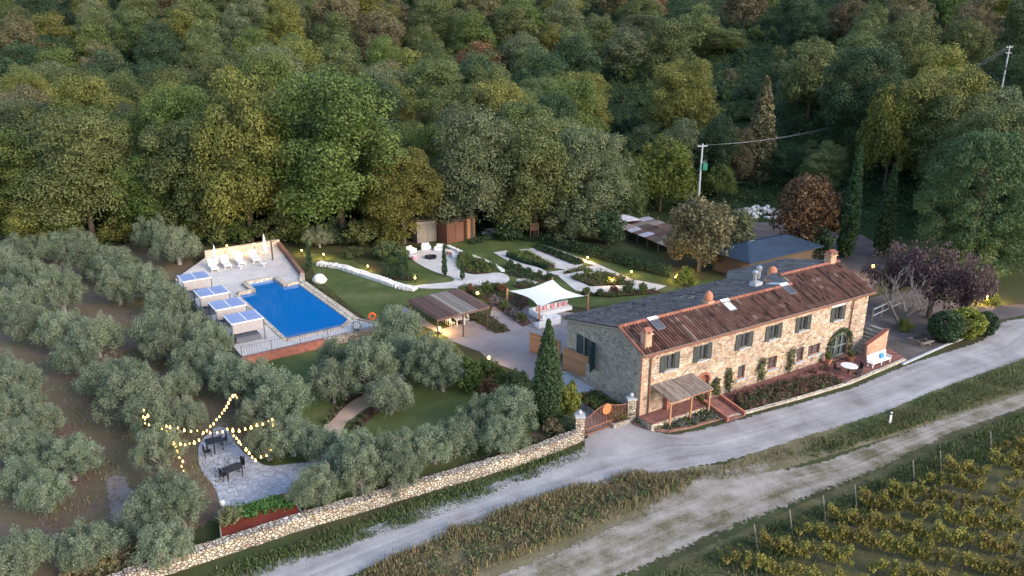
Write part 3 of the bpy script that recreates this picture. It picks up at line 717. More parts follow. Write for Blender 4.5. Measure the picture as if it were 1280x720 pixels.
gt = MB(); gt.tube([(-.3, -.5, 5.62), (HL+.3, -.5, 5.62)], .075, 8)
gt.build('gutter', M['rust_frame'], house)
for x in (.75, 24.75):
    dp = MB(); dp.tube([(x, -.48, 5.6), (x, -.12, 5.2), (x, -.1, 3), (x, -.1, .1)], .06, 8); dp.build('downpipe', M['rust_frame'], house)
rf = None
for i in range(46):
    if rf is None: rf = MB().box((0, -.25, 5.60), (.09, .42, .10)).build('rafter_end', M['bark'], house)
    else: rf = link('rafter_end', rf.data, None, house)
    rf.location.x = .1+i*.6
def window(par, x, z, wd, ht, fmat, y=.16, mull=2, bars=1):
    w_ = MB(); t = .06
    for c, s_ in (((x, y, z+ht/2-t/2), (wd, .07, t)), ((x, y, z-ht/2+t/2), (wd, .07, t)), ((x-wd/2+t/2, y, z), (t, .068, ht-2*t)), ((x+wd/2-t/2, y, z), (t, .068, ht-2*t))): w_.box(c, s_)
    for k in range(1, mull): w_.box((x-wd/2+wd*k/mull, y-.002, z), (.05, .06, ht-2*t))
    for k in range(1, bars+1): w_.box((x, y+.004, z-ht/2+ht*k/(bars+1)), (wd-2*t, .04, .035))
    f = w_.build('window', fmat, par)
    p = MB(); p.box((x, y+.06, z), (wd-.02, .02, ht-.02)); p.build('pane', M['glass'], f)
    s = MB(); s.box((x, -.03, z-ht/2-.05), (wd+.3, .3, .09)); s.build('sill', M['concrete'], f)
    return f
def shutter(par, cx, z, wd, ht, mat, axis='x', pos=-.05):
    mb = MB(); n = 11
    def bx(a, d, zz, sa, sd_, sz): mb.box((a, d, zz) if axis == 'x' else (d, a, zz), (sa, sd_, sz) if axis == 'x' else (sd_, sa, sz))
    bx(cx-wd/2+.035, pos, z, .07, .05, ht); bx(cx+wd/2-.035, pos, z, .07, .05, ht)
    bx(cx, pos, z+ht/2-.04, wd-.14, .048, .08); bx(cx, pos, z-ht/2+.04, wd-.14, .048, .08)
    for k in range(n): bx(cx, pos+.004, z-ht/2+.08+(ht-.16)*(k+.5)/n, wd-.14, .03, (ht-.16)/n*.78)
    return mb.build('shutter', mat, par)
for i, (x, z) in enumerate(ups):
    window(house, x, z, UW, UH, M['dark_shutter'])
    for s in (-1, 1): shutter(house, x+s*(UW/2+.26), z, .50, UH+.1, M['dark_shutter'])
for x, z, w_, h_ in gnd: window(house, x, z, w_, h_, M['rust_frame'], mull=2 if w_ > 1 else 1, bars=2)
lt = MB(); x, z = ups[5]; lt.box((x, -.004, z+UH/2+.14), (1.9, .03, .16)); lt.build('lintel', M['white'], house)
# arched glass door in a sage frame
dr = MB(); cx = (DOOR[0]+DOOR[1])/2
for x in (DOOR[0]+.06, cx-.42, cx+.42, DOOR[1]-.06): dr.box((x, .1, 1.1), (.11, .1, 2.1))
for z in (.1, 1.05, 2.12): dr.box((cx, .098, z), (2.4, .09, .1))
ap = [(cx+1.25*math.cos(a), .1, 1.15+1.1*math.sin(a)) for a in np.linspace(0, math.pi, 15)]
dr.tube(ap, .07, 6)
dd = dr.build('arched_door', M['green_frame'], house)
pn = MB(); pn.box((cx, .2, 1.12), (2.55, .02, 2.2)); pn.build('pane', M['glass'], dd)
for s in (-1, 1):     # the corners above the arch are stone
    sp_ = MB(); pts = [(cx+s*1.33, 2.3), (cx+s*1.33, 1.15)]+[(cx+s*1.32*math.cos(a), 1.15+1.13*math.sin(a)) for a in np.linspace(0, math.pi/2, 9)][1:]+[(cx, 2.3)]
    n4 = len(pts); sp_.add([(p[0], .012, p[1]) for p in pts]+[(p[0], .4, p[1]) for p in pts], [tuple(range(n4)), tuple(range(n4, 2*n4))]+[(i, (i+1) % n4, n4+(i+1) % n4, n4+i) for i in range(n4)])
    sp_.build('arch_spandrel', M['house_stone'], house)
# the small arched brick doorway behind the porch
ad = MB(); ax_ = (ARCH[0]+ARCH[1])/2
ad.box((ax_, .28, 1.2), (1.3, .08, 2.4)); ad.build('door', M['rust_frame'], house)
ar = MB()
for k in range(13):
    a = math.pi*k/12; ar.box((ax_+.74*math.cos(a), -.01, 1.75+.74*math.sin(a)), (.22, .1, .14), ry=-a)
ar.build('brick_arch', M['brick'], house)
# gable french window with teal shutters
gf = MB()
for y in (GH[0]+.05, (GH[0]+GH[1])/2, GH[1]-.05): gf.box((.2, y, (GH[2]+GH[3])/2), (.07, .09, GH[3]-GH[2]))
for z in (GH[2]+.05, 3.6, GH[3]-.05): gf.box((.198, (GH[0]+GH[1])/2, z), (.06, GH[1]-GH[0]-.02, .08))
gwn = gf.build('window', M['teal_shutter'], house)
p = MB(); p.box((.26, (GH[0]+GH[1])/2, (GH[2]+GH[3])/2), (.02, GH[1]-GH[0]-.02, GH[3]-GH[2]-.02)); p.build('pane', M['glass'], gwn)
shutter(house, GH[1]+.42, 3.4, .8, 2.3, M['teal_shutter'], 'y', -.06)
sh2 = MB(); sh2.box((-.42, GH[0]-.05, 3.4), (.8, .05, 2.3), rz=.5); sh2.build('shutter', M['teal_shutter'], house)
# skylights: on the front slope (one propped open and white) and two on the back slope
def skylight(x, y, open_=False, back=False):
    sl_ = .424 if not back else -.215; z = roof_z(x, y)+.14; an = math.atan(sl_)
    s = MB(); L_ = .98
    for c, sz in (((0, -.5, 0), (.82, .08, .12)), ((0, .5, 0), (.82, .08, .12)), ((-.41, 0, 0), (.08, .92, .118)), ((.41, 0, 0), (.08, .92, .118))): s.box(c, sz)
    m = Matrix.Translation((x, y, z)) @ Matrix.Rotation(an, 4, 'X'); s.xform(m)
    o = s.build('skylight', M['grey_frame'], house)
    g = MB(); g.box((0, 0, .02), (.74, .9, .03)); g.xform(m); g.build('pane', M['glass'] if not open_ else M['sail'], o)
    if not back:
        b = MB(); b.box((0, .68, .10), (.95, .30, .05)); b.xform(m); b.build('blind_box', M['white'], o)
skylight(2.9, 1.75); skylight(10.75, 1.75, True); skylight(18.2, 1.9)
for u, v in ((859,373), (925,354)):
    d = loc_h(on_plane(u, v, H(0, 2.5, 6.98), (hn*.215+Vector((0, 0, 1))).normalized())); skylight(d.x, d.y, back=True)
# chimneys
def brick_chimney(x, y, zb, h, wd, mat):
    c = MB(); c.box((x, y, zb+h/2-.3), (wd, wd*.9, h+.6)); o = c.build('chimney', mat, house)
    t = MB(); t.box((x, y, zb+h+.04), (wd+.16, wd*.9+.16, .09))
    for s in (-1, 1):
        for q in (-1, 1): t.box((x+s*(wd/2-.08), y+q*(wd*.45-.08), zb+h+.19), (.12, .12, .22))
    t.build('chimney_crown', mat, o)
    r = MB(); r.add([(x-wd*.62, y-wd*.6, zb+h+.3), (x+wd*.62, y-wd*.6, zb+h+.3), (x+wd*.62, y+wd*.6, zb+h+.3), (x-wd*.62, y+wd*.6, zb+h+.3), (x-wd*.4, y, zb+h+.55), (x+wd*.4, y, zb+h+.55)], [(3,2,1,0), (0,1,5,4), (1,2,5), (2,3,4,5), (3,0,4)])
    r.build('chimney_cap', M['ridge_tile'], o)
brick_chimney(.55, .35, 6.05, .95, .62, M['pale_brick'])
def clay_pot(x, y, zb, r, h):
    c = MB(); c.box((x, y, zb+.1), (r*2.3, r*2.3, .5)); o = c.build('chimney', M['pale_brick'], house)
    q = MB(); q.lathe([(r*.9, .3), (r*1.15, .5), (r*1.1, .8), (r*.75, h), (r*.3, h+.15)], 12, (x, y, zb)); q.build('chimney_pot', M['terracotta'], o)
d = loc_h(on_plane(889, 368, H(0, 2.5, 6.98), hn)); clay_pot(d.x, 2.75, 6.95, .32, 1.0)
d = loc_h(on_plane(965, 345, H(0, 5, 6.4), hn)); clay_pot(d.x, 5, 6.5, .45, 1.3)
brick_chimney(HL-.8, 3.9, 7.5, .8, .8, M['pale_brick'])
d = loc_h(on_plane(946, 345, H(0, 4.6, 6.4), hn))
fl2 = MB(); fl2.box((d.x, 4.6, 6.5), (.9, .7, 1.1)); o = fl2.build('chimney', M['concrete'], house)
q = MB()
for dx in (-.22, .25): q.lathe([(.16, .5), (.16, 1.3), (.26, 1.32), (.26, 1.5), (.1, 1.65)], 10, (d.x+dx, 4.6, 6.5+(.35 if dx > 0 else 0)))
q.build('steel_flue', M['steel'], o)

# porch with a slatted mat roof, left end of the facade
porch = thing('entrance_porch', 'mat-roofed wooden porch against the farmhouse front beside the arched brick doorway', 'porch', HO, HRZ)
pr = MB(); nsl = 30
for k in range(nsl):
    x = .95+4.3*(k+.5)/nsl; pr.beam((x, -.03, 2.86), (x+.3, -2.05, 2.25), 4.3/nsl*.9, .05)
pr.build('roof', M['mat_roof'], porch)
for x in (1.3, 3.4, 5.3):
    b = MB(); b.beam((x, -1.9, .1), (x, -1.9, 2.24), .12, .12); b.build('post', M['wood'], porch)
b = MB(); b.beam((1.1, -1.9, 2.17), (5.6, -1.9, 2.17), .1, .12); b.build('beam', M['wood'], porch)
# terrace, low walls, brick pier, steps
ter = thing('raised_terrace', 'raised stone-edged terrace with brick paving in front of the porch', 'terrace', HO, HRZ)
t = MB(); t.box((2.6, -.80, .25), (5.6, 1.56, .62)); t.build('base', M['wall_stone'], ter)
t = MB(); t.box((2.6, -.80, .58), (5.55, 1.52, .05)); t.build('paving', M['brick_paving'], ter)
lw = thing('low_stone_wall', 'low dry-stone garden wall between the gate pillar and the brick pier', 'stone wall')
m_ = MB(); pa, pb = W(794, 523), W(833, 511); m_.beam((pa.x, pa.y, .38), (pb.x, pb.y, .45), .34, .8); m_.build('stones', M['wall_stone'], lw)
cp_ = MB(); cp_.beam((pa.x, pa.y, .80), (pb.x, pb.y, .87), .42, .06); cp_.build('coping', M['pale_stone'], lw)
pier = thing('brick_pier', 'square brick pier at the front corner of the porch', 'pier', W(833, 519), HRZ)
MB().box((0, 0, .75), (.42, .42, 1.5)).build('shaft', M['brick'], pier); MB().box((0, 0, 1.54), (.52, .52, .08)).build('cap', M['terracotta'], pier)
st = thing('brick_ramp', 'sloping red brick ramp with side walls leading from the road up to the farmhouse', 'ramp', HO, HRZ)
t = MB(); t.add([(5.9, -3.5, .06), (7.5, -3.5, .06), (7.5, -.7, .5), (5.9, -.7, .5), (5.9, -3.5, -.1), (7.5, -3.5, -.1), (7.5, -.7, -.1), (5.9, -.7, -.1)], [(0,1,2,3), (0,4,5,1), (1,5,6,2), (3,7,4,0)]); t.build('slope', M['brick_paving'], st)
for x in (5.8, 7.6):
    t = MB(); t.beam((x, -3.5, .16), (x, -.9, .55), .2, .5); t.build('side_wall', M['brick'], st)

# brick-edged planting beds between house and road
kerb = [(786,527), (793,531), (809,537), (835,540), (862,535), (900,524)]
sheet('front_bed', Ws(kerb+[(892,512), (862,520), (836,520), (797,525)]), .11, M['dark_mulch'])
bedB = [(929,514), (1000,494), (1058,479), (1034,471), (985,481), (917,497)]
sheet('front_bed', Ws(bedB), .114, M['dark_mulch'])
sheet('brick_path', [H(5.6, -.6), H(27.2, -.6), H(27.2, 0), H(5.6, 0)], .05, M['brick_paving'])
sheet('brick_path', [H(7.6, -2.2), H(20.5, -1.7), H(20.5, -.5), H(7.6, -.5)], .056, M['brick_paving'])
sheet('brick_terrace', Ws([(1030,470), (1034,458), (1064,446), (1086,442), (1112,436), (1131,448), (1090,467), (1059,478)]), .062, M['brick_paving'])
def kerb_line(name, pts, wd, ht, mat):
    mb = MB()
    for p, q in zip(pts, pts[1:]): mb.beam((p.x, p.y, ht/2), (q.x, q.y, ht/2), wd, ht)
    return tag(mb.build(name, mat), kind='structure')
kerb_line('kerb', Ws(kerb), .22, .16, M['old_brick'])
kerb_line('kerb', Ws([(900,524), (930,517), (1000,498), (1060,480), (1131,450)]), .3, .14, M['pale_stone'])
kerb_line('kerb', Ws([(1128,456), (1182,432), (1221,417)]), .2, .12, M['concrete'])

# gable side: raised bed, plank platform, wooden privacy screen
gb = thing('gable_planter', 'raised stone planting bed along the gable wall above the driveway', 'planter', HO, HRZ)
MB().prism([(-2.3, .2), (-.05, .2), (-.05, 5.2), (-2.3, 5.2)], 0, .42).build('wall', M['gable_stone'], gb)
MB().prism([(-2.15, .3), (-.1, .3), (-.1, 5.1), (-2.15, 5.1)], .38, .46).build('soil', M['dark_mulch'], gb)
pl_ = thing('side_platform', 'raised grey platform under the teal shuttered gable window', 'platform', HO, HRZ)
MB().prism([(-2.8, 5.3), (-.05, 5.3), (-.05, 9.6), (-2.8, 9.6)], 0, .55).build('base', M['gable_stone'], pl_)
MB().prism([(-2.75, 5.35), (-.05, 5.35), (-.05, 9.55), (-2.75, 9.55)], .55, .59).build('deck', M['concrete'], pl_)
def screen(label, a, b, z0, z1, n=9):
    s = thing('wooden_screen', label, 'screen', a); d = b-a
    m = MB()
    for k in range(n):
        z = z0+(z1-z0)*(k+.5)/n; m.beam((0, 0, z), (d.x, d.y, z), .05, (z1-z0)/n*.93)
    m.build('boards', M['wood'], s)
    for t in (0.02, .5, .98):
        p = MB(); nn = Vector((-d.y, d.x, 0)).normalized()*.07; p.beam((d.x*t+nn.x, d.y*t+nn.y, 0), (d.x*t+nn.x, d.y*t+nn.y, z1+.05), .08, .08); p.build('post', M['wood'], s)
    return s
screen('orange-brown plank screen fencing the platform below the teal window', W(703,467,.55), W(735,480,.55), .5, 2.45)
screen('plank screen standing behind the big cypress at the courtyard edge', W(662,440), W(700,452), 0, 2.0, 8)
bm = thing('wooden_rail', 'orange timber rail from the plank screen to the gable wall', 'rail', W(736,480.5,.55)); bm.location.z = 0
p0 = W(736,480.5,.55); p1 = H(-.1, 5.3, 2.9); MB().beam((0, 0, 2.3), (p1.x-p0.x, p1.y-p0.y, 2.5), .09, .12).build('beam', M['wood'], bm)
MB().beam((0, 0, .5), (0, 0, 2.3), .1, .1).build('post', M['wood'], bm)

# gate: stone pillars and a rusty iron gate with a disc
def pillar(u, v, label):
    p = thing('gate_pillar', label, 'gate pillar', W(u, v), HRZ-.5, 'stone gate pillars')
    MB().box((0, 0, .95), (.62, .62, 1.9)).build('shaft', M['wall_stone'], p)
    MB().box((0, 0, 1.94), (.74, .74, .1)).build('cap', M['concrete'], p)
    q = MB(); q.lathe([(.05, 1.98), (.05, 2.05), (.15, 2.12), (.17, 2.22), (.10, 2.34), (.02, 2.38)], 10); q.build('finial', M['concrete'], p)
pillar(724, 549, 'stone gate pillar at the end of the long roadside wall, left of the gate')
pillar(788, 526, 'stone gate pillar next to the kerbed flower bed, right of the gate')
ga, gb_ = W(729, 547), W(784, 527); gd = gb_-ga; GL = gd.length
gate = thing('iron_gate', 'rusty two-leaf iron gate with a round rust-coloured disc across the driveway', 'gate', ga, math.atan2(gd.y, gd.x))
def topz(t): return 1.25+.85*math.sin(math.pi*min(t, 1-t)) if t < .5 else 2.1-.55*math.sin(math.pi*(t-.5))
for li, (t0, t1) in enumerate(((0.03, .495), (.505, .97))):
    lf = MB()
    for k in range(15):
        t = t0+(t1-t0)*k/14; lf.beam((GL*t, 0, .12), (GL*t, 0, topz(t)), .035, .035)
    pts = [(GL*(t0+(t1-t0)*k/10), 0, topz(t0+(t1-t0)*k/10)) for k in range(11)]
    lf.tube(pts, .045, 5)
    for z in (.14, .62): lf.beam((GL*t0, 0, z), (GL*t1, 0, z), .05, .09)
    lf.build('leaf', M['rust'], gate)
ds = MB(); ds.tube([(GL*.5, -.07, 1.72), (GL*.5, .05, 1.72)], .42, 18); ds.build('disc', M['rust_disc'], gate)

# long dry-stone retaining wall along the road
wp = Ws([(128,744), (187,722), (280,691), (374,660), (515,618), (655,577), (722,551)])
rwall = thing('roadside_wall', 'long low dry-stone wall running beside the white road from the gate', 'stone wall', wp[0])
wm = MB(); q = random.Random(3)
pts = densify(wp+[wp[-1]], .9)[:-2]; pts = [p for p in pts if True]
path = []
for p, r2 in zip(wp, wp[1:]):
    k = int((r2-p).length/.8); path += [p.lerp(r2, i/k) for i in range(k)]
path.append(wp[-1])
for i in range(len(path)-1):
    a, b = path[i]-wp[0], path[i+1]-wp[0]; hh = .62+.16*q.random(); wm.beam((a.x, a.y, hh/2-.1), (b.x, b.y, hh/2-.1), .55+.12*q.random(), hh+.2)
wm.build('stones', M['wall_stone'], rwall)
wc = MB()
for i in range(len(path)-1):
    a, b = path[i]-wp[0], path[i+1]-wp[0]
    for k in range(2):
        f0, f1 = k/2+.02, (k+1)/2-.02; p, r2 = a.lerp(b, f0), a.lerp(b, f1); wc.beam((p.x, p.y, .73+.05*q.random()), (r2.x, r2.y, .73+.05*q.random()), .5+.22*q.random(), .14+.08*q.random())
wc.build('coping_stones', M['wall_stone'], rwall)

# ---------------------------------------------------------------- the pool terrace
ZW = .70
PN, PL, PR_ = W(359, 424, ZW), W(298, 369, ZW), W(435, 400, ZW)
pu = (PL-PN).normalized(); pv = Vector((pu.y, -pu.x, 0)); pv = pv if pv.x > 0 else -pv     # along the pool, across it
PLEN, PWID = 15.4, (PR_-PN).dot(pv)
PRZ = math.atan2(pu.y, pu.x)
def Q(a, b, z=0.0): return PN + pu*a + pv*b + Vector((0, 0, z-ZW))
pool = thing('swimming_pool', 'rectangular blue swimming pool with a stone-edged alcove and one cut corner', 'swimming pool', (PN.x, PN.y, 0), 0)
def rel(pts): o = pool.location; return [(p.x-o.x, p.y-o.y) for p in pts]
outline = [Q(.0, 0), Q(PLEN, 0), Q(PLEN, 1.9), Q(PLEN+3.4, 1.9), Q(PLEN+3.4, 5.0), Q(PLEN, 5.0), Q(PLEN, PWID), Q(1.4, PWID), Q(0, PWID-1.4)]
MB().prism(rel(outline), .2, ZW).build('water', M['pool_water'], pool)
def coping_ring(pts, wd, z0, z1, mat, name, par, skip=()):
    mb = MB(); n = len(pts)
    cx = sum((p for p in pts), Vector())/n
    for i in range(n):
        if i in skip: continue
        a, b = pts[i], pts[(i+1) % n]; d = (b-a).normalized(); nr = Vector((d.y, -d.x, 0))
        test = a.lerp(b, .5)+nr*.2
        # outside is away from the water
        ins = False; j = n-1
        for k in range(n):
            if (pts[k].y > test.y) != (pts[j].y > test.y) and test.x < (pts[j].x-pts[k].x)*(test.y-pts[k].y)/(pts[j].y-pts[k].y)+pts[k].x: ins = not ins
            j = k
        if ins: nr = -nr
        a2, b2 = a+nr*wd/2-d*.0, b+nr*wd/2+d*.0; o = par.location
        mb.beam((a2.x-o.x, a2.y-o.y, (z0+z1)/2+.001*i), (b2.x-o.x, b2.y-o.y, (z0+z1)/2+.001*i), wd, z1-z0)
    return mb.build(name, mat, par)
coping_ring(outline, .42, .4, .80, M['pale_stone'], 'coping', pool, skip=(1, 2, 3, 4, 5))
coping_ring(outline, .5, .4, 1.05, M['pale_stone'], 'alcove_wall', pool, skip=(0, 6, 7, 8))
for k in range(3):
    s_ = MB(); a0 = PLEN+3.4-.5*(k+1); s_.prism(rel([Q(a0, 1.95), Q(a0+.5, 1.95), Q(a0+.5, 4.95), Q(a0, 4.95)]), .3, ZW+.003-.0*k if k == 0 else ZW+.0015); s_.build('step', M['pool_tile'], pool) if k == 0 else None

# paved terrace round the pool, with its brick and stone retaining wall on the low side
tz = .72
deck = thing('pool_terrace', 'pale paved terrace around the blue pool with a low brick and stone retaining wall', 'terrace', (PN.x, PN.y, 0))
ring = [Q(-2.2, -4.9), Q(-2.2, PWID+2.6), Q(1.2, PWID+1.2), Q(PLEN+1.2, PWID+.9), Q(PLEN+3, PWID+1.6), Q(PLEN+19, PWID+4.2), Q(PLEN+20, -4.6), Q(PLEN+2, -5.6)]
dl = [Q(-1.9, -4.7), Q(-1.9, -.43), Q(PLEN+.0, -.43), Q(PLEN+.5, 0), Q(PLEN+.5, 1.4), Q(PLEN+3.9, 1.4), Q(PLEN+3.9, 5.5), Q(PLEN+.5, 5.5), Q(PLEN+.5, PWID+.7), Q(PLEN+3, PWID+1.3), Q(PLEN+18, PWID+3.6), W(258, 321, tz), W(219, 349, tz)]
MB().prism(rel(dl), .0, tz).build('paving', M['deck'], deck)
MB().prism(rel([Q(-1.9, -.43), Q(-1.9, PWID+2.2), Q(1.0, PWID+1.0), Q(1.4, PWID+.43), Q(-.43, PWID-1.5), Q(-.43, -.43)]), 0, tz-.004).build('paving', M['deck'], deck)
m = MB(); o = deck.location
def beamw(mb, a, b, wd, z0, z1): mb.beam((a.x-o.x, a.y-o.y, (z0+z1)/2), (b.x-o.x, b.y-o.y, (z0+z1)/2), wd, z1-z0)
beamw(m, Q(-2.1, -4.9), Q(-2.1, PWID*.42), .5, 0, .76); m.build('brick_wall', M['brick'], deck)
m = MB(); beamw(m, Q(-2.1, PWID*.42), Q(-2.1, PWID+2.4), .55, 0, .74); beamw(m, Q(-2.0, PWID+2.2), Q(1.1, PWID+.9), .5, 0, .77); m.build('stone_wall', M['wall_stone'], deck)
m = MB(); beamw(m, Q(1.1, PWID+.75), Q(PLEN+1.2, PWID+.75), .55, 0, .82); beamw(m, Q(PLEN+1, PWID+.8), Q(PLEN+3, PWID+1.6), .5, 0, 1.0); m.build('edge_wall', M['pale_stone'], deck)
m = MB(); beamw(m, Q(PLEN+3, PWID+1.6), Q(PLEN+18.2, PWID+4.0), .4, 0, 1.2); m.build('brick_wall', M['old_brick'], deck)
m = MB(); beamw(m, Q(PLEN+18.2, PWID+4.0), W(256, 321, tz), .5, 0, 1.5); m.build('rear_wall', M['pale_stone'], deck)
MB().prism(rel([Q(.6, PWID+1.05), Q(PLEN-.5, PWID+1.1), Q(PLEN-.5, PWID+1.9), Q(.6, PWID+2.0)]), 0, .3).build('bed', M['dark_mulch'], deck)
# railing on the low side
fence = thing('pool_railing', 'thin dark metal railing along the near edge of the pool terrace', 'railing', Q(-2.1, -4.8, .0), math.atan2(pv.y, pv.x))
fl_ = PWID+6.6; nb = 58
rl = MB()
for k in range(nb+1): rl.beam((fl_*k/nb, 0, .85), (fl_*k/nb, 0, 1.80), .02, .02)
for z in (.9, 1.8): rl.beam((0, 0, z), (fl_, 0, z), .03, .035)
rl.build('bars', M['grey_frame'], fence)
for k in range(6): MB().beam((fl_*k/5, .04, .7), (fl_*k/5, .04, 1.88), .05, .05).build('post', M['grey_frame'], fence)

# four canopied daybeds
def cab_builder():
    t = thing('canopy_daybed', 'x', 'daybed', (0,0,0), 0, 'canopied daybeds beside the pool')
    for x in (-1.15, 1.15):
        for y in (-1.25, 1.25): MB().box((x, y, 1.05), (.09, .09, 2.1)).build('post', M['grey_frame'], t)
    f = MB()
    for y in (-1.25, 1.25, 0): f.box((0, y, 2.12), (2.4, .1, .1))
    for x in (-1.15, 1.15): f.box((x, 0, 2.119), (.1, 2.39, .098))
    f.build('roof_frame', M['white'], t)
    for y in (-.63, .63): MB().box((0, y, 2.18), (2.28, 1.14, .03)).build('roof_panel', M['canopy'], t)
    c = MB()
    for k in range(15): c.box((1.15+.012*(k % 2), -1.17+2.34*k/14, 1.60), (.03, .17, .95))
    c.build('curtain', M['screen_cloth'], t)
    b = MB(); b.box((.1, 0, .22), (1.7, 2.0, .36)); bb = b.build('bed', M['grey_frame'], t)
    m = MB(); m.box((.1, 0, .46), (1.6, 1.9, .14)); m.build('mattress', M['grey_frame'], bb)
    for y in (-.5, .45):
        p = MB(); p.lathe([(.05, 0), (.3, .05), (.33, .12), (.25, .19), (.05, .21)], 10, (-.3, y, .53)); p.build('pillow', M['white'], bb)
    return t
cab0 = cab_builder()
cabpx = [((338,450),(505,470)), 0]
cabs = [(304, 396), (284, 379.5), (264, 364), (242.5, 345.5)]    # roof centres in the photograph
lab = ['canopied daybed at the near end of the pool deck, closest to the railing', 'canopied daybed second from the railing beside the pool',
       'canopied daybed third from the railing beside the pool', 'canopied daybed at the far end of the row, next to the white loungers']
for i, (u, v) in enumerate(cabs):
    p = W(u, v, tz+2.15); p.z = tz
    c = cab0 if i == 0 else dup(cab0, p, 0, 1)
    c.location = p; c.rotation_euler.z = PRZ+math.pi; c.scale = (1.15, 1.15, 1.0); c['label'] = lab[i]

# white loungers, closed parasols, post
def lounger_builder():
    t = thing('sun_lounger', 'x', 'sun lounger', (0,0,0), 0, 'white sun loungers on the pool terrace')
    MB().box((.0, .35, .32), (.72, 1.3, .1)).build('seat', M['white'], t)
    b = MB(); b.box((0, -.62, .62), (.72, .1, .85), rx=.75); b.build('backrest', M['white'], t)
    for x in (-.3, .3):
        for y in (-.2, .9): MB().box((x, y, .14), (.06, .06, .28)).build('leg', M['white'], t)
    return t
lg0 = lounger_builder()
lpx = [(267, 337), (283, 333), (300.5, 330), (318.5, 326)]
llab = ['white sun lounger nearest the canopied daybeds', 'white sun lounger second from the daybeds, right of the closed parasol',
        'white sun lounger third from the daybeds', 'white sun lounger farthest from the daybeds, nearest the dark post']
for i, (u, v) in enumerate(lpx):
    p = W(u, v, tz); c = lg0 if i == 0 else dup(lg0, p); c.location = p; c.rotation_euler.z = math.pi+.55; c.scale = (1.25, 1.25, 1.25); c['label'] = llab[i]
def parasol(u, v, label):
    t = thing('closed_parasol', label, 'parasol', W(u, v, tz), 0, 'closed white parasols')
    MB().lathe([(.05, 0), (.05, .5)], 8).build('pole', M['white'], t)
    MB().lathe([(.07, .45), (.30, .5), (.26, 1.2), (.13, 2.3), (.04, 2.75), (.02, 2.9)], 10).build('canopy', M['white'], t)
    MB().lathe([(.35, 0), (.35, .08), (.1, .1)], 12).build('base', M['concrete'], t)
parasol(270.5, 334, 'closed white parasol between the first two loungers'); parasol(332, 319, 'closed white parasol beside the dark post at the back of the terrace')
pt = thing('shower_post', 'slim dark wooden post standing right of the far parasol', 'post', W(341, 325, tz))
MB().box((0, 0, 1.25), (.16, .16, 2.5)).build('post', M['bark'], pt); MB().box((.14, 0, 2.42), (.4, .08, .06)).build('arm', M['bark'], pt)
for u, v in ((301, 336), (330, 333)):
    t = thing('side_table', 'low white side table beside the %s lounger' % ('second' if u < 310 else 'last'), 'side table', W(u, v, tz))
    MB().box((0, 0, .4), (.6, .6, .05)).build('top', M['white'], t); MB().box((0, 0, .19), (.12, .12, .38)).build('leg', M['white'], t)
t = thing('white_boulder', 'large white boulder at the corner of the pool lawn', 'boulder', W(400, 354))
m = MB(); m.lathe([(.5, -.1), (.82, .2), (.85, .5), (.66, .9), (.34, 1.12), (.05, 1.15)], 7); m.v = [(x*(1+.10*math.sin(9*z+3*x)), y*(.85+.10*math.cos(7*z+4*y)), z) for x, y, z in m.v]; m.build('rock', M['boulder'], t, True)
t = thing('life_ring_stand', 'orange life ring on a post at the pool lawn corner', 'life ring', W(466, 408))
MB().box((0, 0, .55), (.08, .08, 1.1)).build('post', M['grey_wood'], t)
m = MB(); q = [(.32*math.cos(a), .1, 1.05+.32*math.sin(a)) for a in np.linspace(0, 2*math.pi, 19)]
m.tube(q, .10, 7); m.xform(Matrix.Rotation(.2, 4, 'Z')); m.build('ring', M['orange'], t)
t = thing('hose_reel', 'round grey hose reel on the pool corner beside the life ring', 'hose reel', W(446, 413, tz))
m = MB(); m.tube([(.45*math.cos(a), 0, .5+.45*math.sin(a)) for a in np.linspace(0, 2*math.pi, 17)], .09, 6); m.build('hose', M['concrete'], t)
m = MB(); m.tube([(0, -.14, .5), (0, .14, .5)], .33, 12); m.build('drum', M['white'], t); MB().box((0, 0, .12), (.5, .3, .24)).build('base', M['grey_frame'], t)
# white-stone edging curving over the lawn
def rubble_edge(name, label, pts, wd, ht, mat, seed):
    q = random.Random(seed); t = thing(name, label, 'stone edging', pts[0]); mb = MB()
    for a, b in zip(pts, pts[1:]):
        n = max(1, int((b-a).length/.5))
        for k in range(n):
            p = a.lerp(b, (k+.5)/n)-pts[0]; d = math.atan2((b-a).y, (b-a).x)
            for s in (-.25, .25):
                mb.box((p.x-math.sin(d)*s*wd*1.0, p.y+math.cos(d)*s*wd, ht*.45), (.44*q.uniform(.75, 1.05), wd*.46, ht*q.uniform(.7, 1.1)), d+q.uniform(-.2, .2), q.uniform(-.1, .1))
    mb.build('stones', mat, t); return t
rubble_edge('stone_edging', 'white rubble edging curving across the lawn from the boulder to the garden', Ws([(398,331), (425,335), (450,343), (478,352), (500,360), (520,363)]), 1.1, .45, M['boulder'], 5)
rubble_edge('stone_edging', 'curved stone edging round the oval bed by the fire pit', Ws(Z4([(283,172), (345,200), (420,228), (490,258), (530,285)])), .5, .3, M['boulder'], 6)
rubble_edge('stone_edging', 'low pale stone edging along the bed left of the fire pit patio', Ws(Z4([(0,205), (50,193), (100,195)])), .5, .35, M['boulder'], 7)

